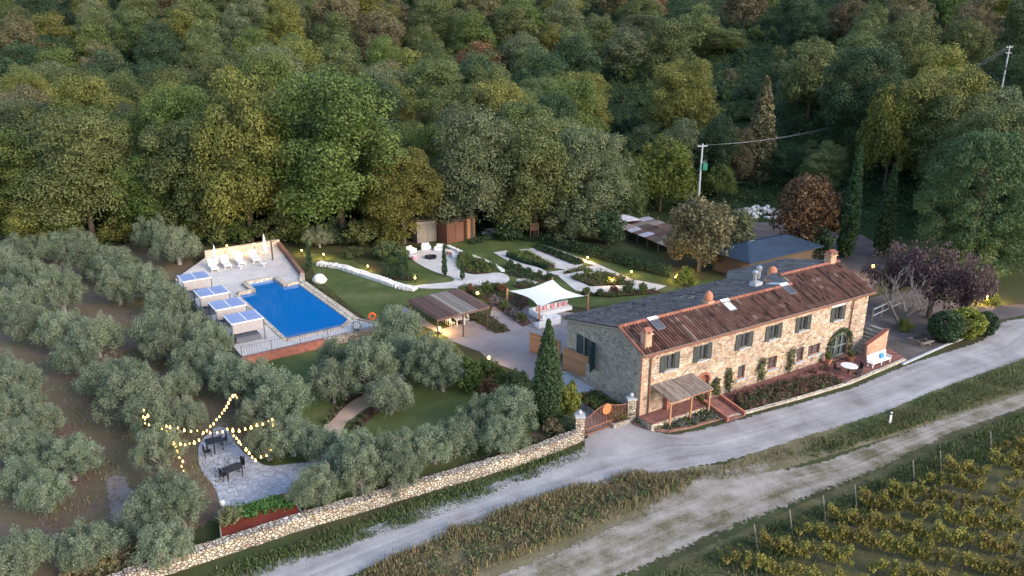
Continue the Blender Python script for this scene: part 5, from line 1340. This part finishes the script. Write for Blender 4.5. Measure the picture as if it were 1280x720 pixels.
tree('bush1', 1020, 326, 283, 46, 'dark green bush in front of the rust-red tree', 'dark')
tree('tall_cypress', 1056, 322, 184, 21, 'taller dark cypress behind the right end of the farmhouse')
tree('tall_cypress', 1101, 320, 206, 20, 'shorter dark cypress left of the big conifer')
tree('conifer', 1206, 345, 166, 124, 'massive dark green conifer above the plum trees')
tree('willow', 1105, 238, 108, 70, 'pale yellow-green tree at the left end of the upper right thicket', 'willow')
tree('broad0', 1165, 232, 88, 100, 'large pale olive tree in front of the upper right pole', 'yellow')
tree('broad2', 1240, 240, 112, 90, 'grey-green tree right of the upper right pole', 'grey')
tree('broad3', 1288, 335, 215, 60, 'dark green tree at the right edge beyond the conifer', 'dark')
for u, vb, vt, wp_, mt, lb in ((762,236,176,44,'grey','grey-green tree at the left foot of the dark scrub slope'), (802,240,158,52,'dark','dark tree above the bright willow at the foot of the slope'), (846,238,150,54,'grey','dusty grey-green tree above the transformer pole'),
  (890,240,146,50,'dark','dark green tree left of the narrow poplar'), (918,236,160,40,'brown','small brownish tree touching the narrow poplar'), (985,236,186,46,'dark','low dark tree right of the narrow poplar'), (1025,240,178,50,'mid','olive-green tree behind the taller cypress'),
  (1062,150,72,64,'yellow','yellow-flecked tree standing alone high on the scrub slope'), (1020,118,60,50,'brown','brown-grey tree on the slope left of the yellow-flecked one'), (865,62,20,60,'brown','brown tree at the top of the scrub slope'), (800,60,18,56,'grey','silvery tree near the top of the slope'), (905,70,36,50,'mid','olive-green bushy tree at the upper middle of the slope')):
    tree('broad%d' % R.randrange(4), u, vb, vt, wp_, lb, mt)
tree('plum', 1160, 398, 305, 82, 'dusky purple plum tree left of the twin by the road', 'plum')
tree('plum', 1200, 408, 318, 62, 'dusky purple plum tree above the clipped lime bush')
tree('plum', 1112, 385, 303, 60, 'faded purple tree behind the bare grey tree', 'plum')
tree('clipped', 1204, 423, 386, 40, 'clipped lime-green bush at the corner of the road', 'lime')
tree('clipped', 1229, 420, 391, 26, 'round dark green clipped bush right of the lime one', 'dark')
tree('clipped', 1180, 427, 390, 38, 'dark green bush left of the clipped lime bush', 'dark')
tree('bush1', 1238, 384, 366, 18, 'small bush lit yellow by the bright road lamp', 'lime')  # the lamp's yellow light is put into the leaf colour
tree('olive1', 400, 310, 283, 38, 'small round olive behind the slim cypress at the pool lawn')
tree('slim_cypress', 387, 339, 299, 8, 'slim young cypress beside the white boulder'); tree('slim_cypress', 556, 347, 306, 7, 'slim young cypress in front of the fire pit patio')
tree('slim_cypress', 578, 352, 325, 6, 'slim young cypress at the front of the oval bed'); tree('slim_cypress', 508, 340, 318, 6, 'slim young cypress left of the fire pit patio')
tree('cypress', 684, 529, 401, 36, 'broad dark cypress standing by the gate, tallest tree in the courtyard')
tree('bush0', 707, 524, 478, 30, 'bright lime-yellow shrub right of the broad cypress', 'lime'); tree('bush1', 668, 526, 496, 20, 'small yellow shrub left of the broad cypress', 'lime')
tree('bush2', 586, 488, 446, 44, 'dense dark green hedge bush at the courtyard corner', 'green'); tree('bush0', 608, 486, 452, 30, 'green hedge bush next to the glowing lamp post', 'green')
tree('bush1', 611, 500, 472, 22, 'russet shrub in the courtyard border', 'russet'); tree('bush2', 632, 498, 464, 24, 'light green shrub right of the russet shrub', 'bed')
tree('bush0', 648, 495, 462, 24, 'round dark green shrub at the courtyard edge', 'cypress'); tree('bush1', 567, 470, 440, 34, 'lit green bush below the pergola lantern', 'green')
tree('bush2', 712, 540, 518, 28, 'untidy grey shrub in front of the cypress by the left gate pillar', 'grey'); tree('bush0', 692, 545, 526, 24, 'brownish low shrub at the foot of the broad cypress', 'brown')
tree('bush1', 855, 358, 334, 30, 'lit yellow-green bush behind the farmhouse roof', 'lime'); tree('bush1', 1130, 415, 398, 18, 'low bush with yellow flowers under the bare grey tree', 'lime')
for u, v, lb in ((890, 503, 'climbing plant on the wall right of the arched brick doorway'), (908, 497, 'climber trained up the farmhouse wall left of the small red window'), (947, 487, 'climber between the red and the double ground-floor windows'), (982, 478, 'tall climber right of the double ground-floor window')):
    d, _ = fx(u, v); b = H(d, -.25, 0); o = thing('wall_climber', lb, 'climbing plant', b, HRZ, 'climbers on the farmhouse front'); hh_ = 2.2 if u > 900 else 1.7
    link('foliage', leafmesh('foliage', [(R.uniform(-.3, .3), 0, z) for z in np.linspace(.5, hh_, 12)], [.28]*12, 36, .17, .6, seed=int(u)), F['bed'], o)
    MB().tube([(0, 0, 0), (.05, .05, hh_*.5), (-.05, .08, hh_)], .03, 5).build('stem', M['bark'], o)
o = thing('door_creeper', 'dark green creeper arching over the sage-framed glass door', 'creeper', H(23.6, -.15, 0), HRZ)
link('foliage', leafmesh('foliage', [(1.55*math.cos(a), 0, 1.1+1.55*math.sin(a)) for a in np.linspace(-.5, math.pi+.5, 26)], [.26]*26, 40, .17, .6, seed=88), F['cypress'], o)
# bare grey tree by the east court
bt_ = thing('bare_tree', 'bare pale grey tree with twisted limbs beside the gravel court', 'tree', W(1125, 410)); m = MB(); q = random.Random(8)
def limb(p, d, L_, r, k):
    pts = [p]; d = d.normalized()
    for i in range(4): d = (d+Vector((q.uniform(-.35, .35), q.uniform(-.35, .35), q.uniform(-.12, .25)))).normalized(); pts.append(pts[-1]+d*L_/4)
    m.tube(pts, [r*(1-.16*i) for i in range(5)], 6)
    if k:
        for j in range(3): limb(pts[2+j % 3], d+Vector((q.uniform(-1, 1), q.uniform(-1, 1), q.uniform(-.1, .5))), L_*.72, r*.55, k-1)
for a in (0, 2.1, 4.0): limb(Vector((.12*math.cos(a), .12*math.sin(a), -.1)), Vector((.6*math.cos(a), .6*math.sin(a), 1.1)), 3.0, .19, 3)
m.build('limbs', M['twig_bark'], bt_)

for k, (u, v, wp_, h_, mt, lb) in enumerate(((236,303,34,26,'yellow','yellowish bush at the wood edge behind the first lounger'), (272,304,40,30,'mid','olive-green bush behind the pool terrace rear wall, middle one'), (305,303,38,34,'green','green bush behind the right end of the rear pool wall'),
  (345,304,44,36,'mid','large bush at the wood edge behind the dark post'), (382,303,36,30,'green','bush behind the two left lawn lamps'), (418,305,40,34,'dark','dark bush under the tallest green oak'), (452,306,42,32,'mid','bush at the wood edge right of the tallest green oak'),
  (488,308,40,34,'yellow','yellowing bush between the tallest oak and the grey shed'), (150,305,44,34,'yellow','yellow bush at the grove edge left of the upper olives'), (90,304,40,34,'green','green bush at the grove edge under the olive-brown oak'), (40,302,44,40,'yellow','bright yellow-green bush at the far left grove edge'),
  (640,300,40,34,'dark','dark bush left of the brown wooden frame seat'), (760,306,44,40,'dark','dark bush behind the left part of the long hedge'), (555,298,26,26,'dark','dark bush between the two plank sheds'), (440,322,30,14,'bed','low shrubs in the lawn border below the wood'), (490,325,34,22,'bed','rounded shrub left of the fire pit'))):
    tree('bush%d' % (k % 3), u, v, v-h_, wp_, lb, mt)

for bi, (bed_nm, pts, kinds) in enumerate((('oval bed by the fire pit', [(345,230),(375,225),(400,262),(430,268),(455,285),(480,272)], ['bed','green','cypress','bed','green','bed']),
  ('triangular bed of the kitchen garden', [(860,316),(905,305),(950,318),(1000,330),(1050,338)], ['bed','green','bed','lime','bed']),
  ('long bed above the pergola', [(345,385),(385,378),(420,395),(455,372),(500,365),(530,380)], ['green','russet','bed','green','bed','russet']),
  ('border left of the fire pit', [(20,225),(45,260),(70,240),(85,280),(40,290)], ['dark','green','dark','bed','dark']),
  ('strip along the courtyard', [(490,430),(530,455),(570,480),(610,500)], ['lavender','bed','lavender','green']),
  ('bed beside the left white strip', [(560,265),(600,275),(640,290),(690,305),(730,318)], ['cypress','bed','cypress','green','cypress']),
  ('lawn edge behind the farmhouse roof', [(900,392),(960,390),(1020,384),(1090,376),(1150,372)], ['green','bed','heather','bed','green']))):
    for k, ((x, y), kd) in enumerate(zip(pts, kinds)):
        u, v = Z4([(x, y)])[0]; p = W(u, v, .08); s_ = R.uniform(.42, .75)
        plant('bush%d' % R.randrange(3), p, (s_, s_, s_*R.uniform(.8, 1.3)), None, 'small garden shrub, %s from the left in the %s' % (ORD[k], bed_nm), 'small shrubs of the garden beds', F[kd])

# ---------------------------------------------------------------- olive grove
OL = [(22,321,50),(5,335,45),(67,308,38),(96,305,38),(112,327,44),(141,333,48),(192,295,46),(222,311,50),(182,353,48),(211,378,48),(198,413,54),(243,413,52),(240,446,50),(35,346,44),(19,381,52),(38,402,50),(77,369,50),(80,412,54),(120,420,54),(92,440,50),(128,464,50),(160,468,54),(185,487,52),(147,358,44),(5,465,45),(27,471,45),(22,502,52),(50,516,46),(12,545,54),(87,565,56),(18,581,52),(54,603,54),(40,553,50),(108,667,68),(29,675,54),(4,692,45),(162,502,66),(190,512,58),(196,556,56),(186,634,64),(225,622,56),(205,600,56),(205,668,56),(207,425,54),(262,429,48),(287,468,50),(317,478,56),(357,500,58),(321,503,50),(362,537,56),(333,541,46),(395,598,54),(499,407,56),(431,450,64),(459,466,64),(488,486,54),(416,474,54),(535,452,60),(503,437,48),(553,460,48),(438,561,60),(477,561,56),(449,584,54),(510,553,56),(542,546,54),(571,535,52),(604,514,54),(640,512,60),(629,537,50),(499,577,48),(400,543,40),(268,450,48),(225,470,44),(232,508,36)]
rows = {}
for i, (u, v, wd) in enumerate(OL): rows.setdefault(int((v-290)//48), []).append((u, v, wd))
for r_, lst in sorted(rows.items()):
    lst.sort()
    for i, (u, v, wd) in enumerate(lst):
        p = W(u, v, 2.1); zc = proj(p)[2]; k = R.randrange(4); s = wd*1.04*zc/FPX/HTOP['olive%d' % k][1]; p.z = 0
        s = min(max(s, .7), 1.35)
        plant('olive%d' % k, p, (s, s, s*R.uniform(.92, 1.08)), None, 'silver-green olive tree, %s from the left in the %s band of the grove' % (ORD[i], ORD[r_]), 'olive trees of the grove')

# ---------------------------------------------------------------- the wood on the hillside
ds_ = [2, 9, 17, 25, 34, 44, 55, 67, 80, 94, 109, 125, 142, 160]
words_ = {'green': 'green', 'mid': 'olive-green', 'yellow': 'yellowing', 'brown': 'brown', 'grey': 'grey-green', 'dark': 'dark green', 'russet': 'russet'}
for r_, d_ in enumerate(ds_):
    row = []; sp_ = 8.0+.42*r_; xr = (118+d_)*.74+8; x = -xr
    while x < xr:
        px = x+R.uniform(-1.8, 1.8); py = float(yt(px))+d_+R.uniform(-3, 3); pz = Tz(px, py); x += sp_*R.uniform(.88, 1.12)
        u, v, zc = proj((px, py, pz))
        if u < -70 or u > 1350: continue
        edge = 40*math.sin(r_*1.7)
        if r_ <= 1 and any((px-a)**2+(py-b)**2 < (c*.8+1.5)**2 for a, b, c in TAKEN): continue
        if any((px-a)**2+(py-b)**2 < 9 for a, b, c in TAKEN): continue
        if r_ >= 2 and 745+edge*.5 < u < 1035+edge and R.random() > (.10 if r_ < 11 else .5): continue
        if r_ < 2 and 740 < u < 1130: continue
        if r_ in (2, 3) and 1030 < u < 1150: continue
        if r_ < 2 and 1130 <= u < 1160: continue
        if 1195 < u < 1290 and 3 <= r_ <= 8 and R.random() < .35: continue
        if abs(u-1252) < 30 and v > 60 and proj((px, py, pz+12.5))[1] < 118: continue
        up_ = r_ >= 5
        kind = R.choices(list(words_), [.24, .36, .22, .05, .08, .05, 0] if not up_ else [.14, .34, .14, .17, .06, .14, .01])[0]
        s = (R.uniform(1.05, 1.5) if r_ < 6 else R.uniform(1.0, 1.4)); sz = (s**.6)*R.uniform(.9, 1.2)*(1.12 if r_ < 3 else 1.0)
        row.append((u, px, py, pz, s, sz, kind))
    row.sort()
    seen = 0
    for u, px, py, pz, s, sz, kind in row:
        if u > -5: seen += 1
        k = ('broad%d' % R.randrange(4)) if r_ < 5 else ('far%d' % R.randrange(3))
        plant(k, (px, py, pz-.2), (s, s, sz), None, '%s tree, %s from the left in the %s row of the wood going uphill' % (words_[kind], ORD[max(seen-1, 0)], ORD[r_]), 'trees of the hillside wood', F[kind])

words_b = {'dark': 'dark green', 'mid': 'olive-green', 'green': 'bright green', 'grey': 'grey-green', 'brown': 'brownish'}
for r_, d_ in enumerate((24, 36, 49, 63, 78, 94, 111, 129)):
    row = []
    for k in range(11):
        v_ = R.uniform(-.5, .5); x = (118+d_)*(.125+.30*(k+.5+v_)/11); y = float(yt(x))+d_+R.uniform(-5, 5)
        if any((x-a)**2+(y-b)**2 < 12 for a, b, c in TAKEN): continue
        row.append((x/y, x, y, R.choices(list(words_b), [.4, .3, .14, .1, .06])[0], R.uniform(1.1, 2.6)))
    row.sort()
    for i, (_, x, y, kd, s_) in enumerate(row):
        plant('bush%d' % R.randrange(3), (x, y, Tz(x, y)-.1), (s_, s_, s_*R.uniform(.7, 1.2)), None, '%s wild bush, %s from the left in the %s row up the scrub slope' % (words_b[kd], ORD[i], ORD[r_]), 'wild bushes of the scrub slope', F[kd])
# scrub and bramble covering the slope between the trees
g_ = np.random.default_rng(31); n_ = 15000
py = 100+g_.random(n_)**.85*205; px = (g_.random(n_)*2-1)*(py*.72+12)
ok = py > yt(px)+np.where(px < -17, -11.0, np.where(px < 4, -4.0, 3)); px, py = px[ok], py[ok]; pz = T(px, py)
fld = np.sin(px*.13+1+.04*py)*np.cos(py*.11-.05*px)+.35*g_.normal(size=len(px))
for nm_, mk, mt_, tl, big in (('undergrowth', fld < .25, 'dark', 0, 1.0), ('scrub', (fld >= .25) & (fld < .85), 'mid', 1, 1.1), ('bramble', fld >= .85, 'green', 2, .9)):
    x_, y_, z_ = px[mk], py[mk], pz[mk]; rad = (.6+2.6*g_.random(len(x_))**2.4)*big
    tag(link(nm_, leafmesh(nm_, np.stack([x_, y_, z_+rad*.45], 1), rad, 44, .40, .6, out=.95, up=.45, seed=32+tl, squash=.9), F[mt_]), kind='stuff')

# ---------------------------------------------------------------- planting in the beds, hedges, grass
def inside(poly, x, y):
    r_ = np.zeros(len(x), bool); j = len(poly)-1
    for i in range(len(poly)):
        a, b = poly[i], poly[j]; c = (a.y > y) != (b.y > y)
        with np.errstate(divide='ignore', invalid='ignore'): r_ ^= c & (x < (b.x-a.x)*(y-a.y)/(b.y-a.y)+a.x)
        j = i
    return r_
def sample(poly, n, seed):
    g = np.random.default_rng(seed); x0, x1 = min(p.x for p in poly), max(p.x for p in poly); y0, y1 = min(p.y for p in poly), max(p.y for p in poly)
    x = x0+(x1-x0)*g.random(n*5); y = y0+(y1-y0)*g.random(n*5); k = inside(poly, x, y); return x[k][:n], y[k][:n]
def cover(name, poly, dens, h, mat, seed, z=0.1, leaf=.17, per=30):
    a = abs(sum(poly[i-1].x*poly[i].y-poly[i].x*poly[i-1].y for i in range(len(poly))))/2; n = max(6, int(a*dens*4.6)); x, y = sample(poly, n, seed)
    g = np.random.default_rng(seed); rad = h*(.45+.5*g.random(len(x)))
    tag(link(name, leafmesh(name, np.stack([x, y, z+rad*.5], 1), rad, per, leaf, .5, seed=seed, squash=.8, shell=.2), mat), kind='stuff')
for i, g in enumerate(beds):
    cover('bed_plants', Ws(Z4(g)), [1.1, 1.4, 1.0, 1.2, 1.0, 1.0, 1.2, .8, 1.0, 1.0, 1.6, .8, .5][i], [.55, .6, .6, .5, .75, .55, .55, .7, .7, .55, .95, .6, .5][i], F[['green', 'dark', 'bed', 'bed', 'green', 'cypress', 'bed', 'cypress', 'lavender', 'bed', 'dark', 'green', 'bed'][i]], 400+i)
cover('bed_plants', Ws(kerb+[(892,512), (862,520), (836,520), (797,525)]), 2.6, .40, F['bed'], 430); cover('bed_plants', Ws(kerb+[(892,512), (862,520), (836,520), (797,525)]), .9, .40, F['lavender'], 429); cover('bed_plants', Ws(bedB), 2.4, .42, F['bed'], 431); cover('bed_plants', Ws(bedB), 1.5, .5, F['heather'], 432)
cover('bed_plants', [H(-2.1, .4), H(-.3, .4), H(-.3, 5), H(-2.1, 5)], 3.5, .55, F['green'], 433, .45); cover('bed_plants', [H(-2.1, .4), H(-.3, .4), H(-.3, 5), H(-2.1, 5)], 1.0, .5, F['heather'], 434, .5)
cover('bed_plants', [H(8, -2.0), H(20.3, -1.5), H(20.3, -1.0), H(8, -1.0)], 1.6, .45, F['heather'], 435)
cover('bed_plants', Ws(Z5([(470,590), (700,528), (740,570), (560,615)]), .6), 4.0, .45, F['bedgreen'], 436, .6)
cover('bed_plants', [Q(.6, PWID+1.05), Q(PLEN-.5, PWID+1.1), Q(PLEN-.5, PWID+1.9), Q(.6, PWID+2.0)], 2.0, .35, F['bed'], 437, .3)
for pts in ([(404,530), (424,502), (450,487), (458,492), (432,506), (411,531)], [(436,532), (456,514), (474,505), (478,512), (456,530), (440,545)]): cover('bed_plants', Ws(pts), .9, .35, F['bed'], 440)
cover('bank_plants', Ws([(430,632), (560,590), (640,560), (715,535), (722,546), (560,600), (440,640)]), .8, .4, F['grey'], 441); cover('dry_tufts', Ws([(60,730), (150,690), (215,672), (230,690), (150,722), (60,760)]), 1.6, .55, F['dry'], 442, .1, .3)
# hedges
def hedge(name, label, pts, wd, ht, mat, seed):
    t = thing(name, label, 'hedge', pts[0]); cs = []
    for a, b in zip(pts, pts[1:]):
        n = int((b-a).length/.45)
        for k in range(n):
            p = a.lerp(b, (k+.5)/n)-pts[0]
            for s in (-.3, .3):
                for z in (.25, .62): cs.append((p.x, p.y+s*wd, z*ht+R.uniform(-.05, .05)))
    link('foliage', leafmesh('foliage', cs, [wd*.36]*len(cs), 26, .26, .6, seed=seed, shell=.5), F[mat], t)
    MB().tube([tuple(p-pts[0]+Vector((0, 0, .15))) for p in pts], .1, 5).build('stems', M['bark'], t); return t
hedge('garden_hedge', 'long dark green hedge closing the far side of the kitchen garden', Ws([(678,304), (735,318), (790,334), (838,346)]), 1.7, 1.5, 'dark', 500)
hedge('box_hedge', 'low clipped hedge along the garden lawn in front of the sheds', Ws([(590,305), (625,296), (668,302)]), .9, .7, 'dark', 501)
hedge('box_hedge', 'low clipped hedge beside the left white strip of the kitchen garden', Ws(Z4([(545,215), (620,245), (730,272)])), .7, .6, 'dark', 502)
hedge('box_hedge', 'low clipped hedge in the right-hand dark bed of the kitchen garden', Ws(Z4([(690,180), (790,215), (880,248)])), .7, .6, 'dark', 503)
# grass blades on the verges
def blades(name, polys, n, h, mat, seed, wdt=.03, lean=.5):
    g = np.random.default_rng(seed); xs, ys = [], []
    for p in polys:
        x, y = sample(p, n//len(polys), seed); xs.append(x); ys.append(y)
    x = np.concatenate(xs); y = np.concatenate(ys); q = g.normal(size=(len(x), 2))*.12; x = x+q[:, 0]; y = y+q[:, 1]; 
    kp = (np.sin(x*.55+np.sin(y*.7)*1.5)+np.sin(y*.8-x*.3)+1.1*g.normal(size=len(x))) > -.7; x, y = x[kp], y[kp]; N = len(x)
    hh = h*(.5+.8*g.random(N))*(.6+.4*np.sin(x*.9+np.sin(y*1.3)*2)); hh = np.maximum(hh, h*.25)
    a = 6.283*g.random(N); l = lean*hh*g.random(N); b = 6.283*g.random(N); z0 = np.full(N, .0)
    v = np.stack([np.stack([x-wdt*np.cos(a), y-wdt*np.sin(a), z0], 1), np.stack([x+wdt*np.cos(a), y+wdt*np.sin(a), z0], 1),
                  np.stack([x+l*np.cos(b)+wdt*.4*np.cos(a), y+l*np.sin(b)+wdt*.4*np.sin(a), hh], 1), np.stack([x+l*np.cos(b)-wdt*.4*np.cos(a), y+l*np.sin(b)-wdt*.4*np.sin(a), hh], 1)], 1).reshape(-1, 3)
    me = bpy.data.meshes.new(name); me.vertices.add(N*4); me.vertices.foreach_set('co', v.astype(np.float32).ravel()); me.loops.add(N*4); me.loops.foreach_set('vertex_index', np.arange(N*4, dtype=np.int32))
    me.polygons.add(N); me.polygons.foreach_set('loop_start', np.arange(0, N*4, 4, dtype=np.int32)); me.update(calc_edges=True)
    at = me.attributes.new('rnd', 'FLOAT', 'FACE'); at.data.foreach_set('value', g.random(N).astype(np.float32)); tag(link(name, me, mat), kind='stuff')
cover('weeds', Ws([(440,730), (570,668), (700,622), (800,596), (870,600), (720,668), (600,712), (560,740)]), .55, .42, F['dry'], 610, .05, .14); cover('weeds', Ws([(440,730), (570,668), (700,622), (800,596), (880,600), (720,668), (600,712), (560,740)]), .4, .38, F['grass'], 611, .05, .14)
cover('weeds', Ws([(960,580), (1060,532), (1171,492), (1300,448), (1300,478), (1150,530), (1020,575)]), .3, .3, F['grass'], 612, .03, .13)
cover('weeds', Ws([(800,735), (904,684), (1017,636), (1108,596), (1198,548), (1300,508), (1300,540), (1160,598), (1000,680), (930,735)]), .35, .3, F['grass'], 613, .03, .13)
blades('dry_grass', [Ws([(420,735), (560,664), (700,615), (800,590), (880,592), (850,620), (720,668), (600,715), (540,760)])], 22000, .5, F['dry'], 600, .03)
blades('dry_grass', [Ws([(850,600), (994,556), (1108,520), (1171,493), (1290,450), (1290,478), (1108,540), (1000,574), (905,600)])], 9000, .28, F['dry'], 601, .035)
blades('dry_grass', [Ws([(1000,565), (1100,526), (1171,492), (1300,448), (1300,480), (1150,530), (1050,562)])], 9000, .30, F['dry'], 607, .03)
blades('dry_grass', [Ws([(800,735), (904,684), (1017,636), (1108,596), (1198,548), (1300,508), (1300,540), (1160,600), (1000,680), (930,735)])], 9000, .28, F['dry'], 608, .03)
blades('grass', [Ws([(1000,565), (1100,526), (1171,492), (1300,448), (1300,480), (1150,530), (1050,562)])], 15000, .32, F['grass'], 602, .04)
blades('grass', [Ws([(215,735), (400,668), (560,615), (700,568), (736,556), (725,575), (560,640), (400,695), (280,735)])], 16000, .28, F['grass'], 603, .04)
blades('grass', [Ws([(800,735), (904,684), (1017,636), (1108,596), (1198,548), (1300,508), (1300,560), (1160,610), (1000,690), (930,740)])], 26000, .34, F['grass'], 604, .04)
blades('grass', [Ws([(0,560), (100,470), (200,330), (330,470), (320,560), (180,712), (60,725)])], 12000, .25, F['dry'], 605, .04)

# ---------------------------------------------------------------- vineyard
cs = [(R.uniform(-.7, .7), R.uniform(-.10, .10), z) for z in np.linspace(.45, 1.3, 20)]
vl = leafmesh('leaves', cs, [.23]*20, 46, .115, .85, out=.6, seed=700, shell=.2); vl.materials.append(F['vine'])
cs = [(R.uniform(-.7, .7), R.uniform(-.11, .11), z) for z in np.linspace(.45, 1.15, 16)]
vl2 = leafmesh('leaves', cs, [.21]*16, 42, .115, .85, out=.6, seed=701, shell=.2); vl2.materials.append(F['vine'])
tm = MB(); tm.tube([(0, 0, -.1), (.05, 0, .4), (0, .02, .8)], [.045, .04, .03], 6); tm.tube([(-.5, 0, .85), (0, .02, .8), (.5, 0, .87)], .02, 5)
tme = bpy.data.meshes.new('trunk'); tme.from_pydata(tm.v, [], tm.f); tme.materials.append(M['bark'])
pme = MB(); pme.tube([(0, 0, -.2), (0, 0, 1.75)], .045, 6)
pm_ = bpy.data.meshes.new('post'); pm_.from_pydata(pme.v, [], pme.f); pm_.materials.append(M['grey_wood'])
ls = Vector((11.9, 35.0, 0)); ld = Vector((.88, .475, 0)).normalized(); rd = Vector((.93, -.36, 0)).normalized(); rz_ = math.atan2(rd.y, rd.x)
nrow = 0
for r_ in range(19):
    b = ls+ld*(2.8*r_); vis = []
    for k in range(30):
        p = b+rd*(.5+1.12*k); u, v, _ = proj((p.x, p.y, 1.3))
        if u < -20 or u > 1305 or v > 742: 
            continue
        if R.random() < .06: continue
        vis.append(p)
    pu_, pv_, _ = proj((b.x, b.y, 1.0))
    if not vis: continue
    for i, p in enumerate(vis):
        t = thing('grapevine', 'yellowing grapevine, %s from its left end in the %s row of vines from bottom left' % (ORD[i], ORD[nrow]), 'grapevine', p+Vector((R.uniform(-.08, .08), R.uniform(-.08, .08), 0)), rz_+(math.pi if R.random() < .5 else 0), 'vines of the vineyard')
        s = R.uniform(.85, 1.15); t.scale = (1, 1.1, s); link('leaves', vl if R.random() < .6 else vl2, None, t); link('trunk', tme, None, t)
    if pv_ < 735 and nrow in (1, 2, 3, 4, 6, 7, 9, 11):
        t = thing('vine_post', 'leaning grey stake at the head of the %s row of vines from bottom left' % ORD[nrow], 'post', b-rd*.35, 0, 'end stakes of the vineyard'); t.rotation_euler = (R.uniform(-.08, .08), -.2, rz_); link('post', pm_, None, t)
    nrow += 1
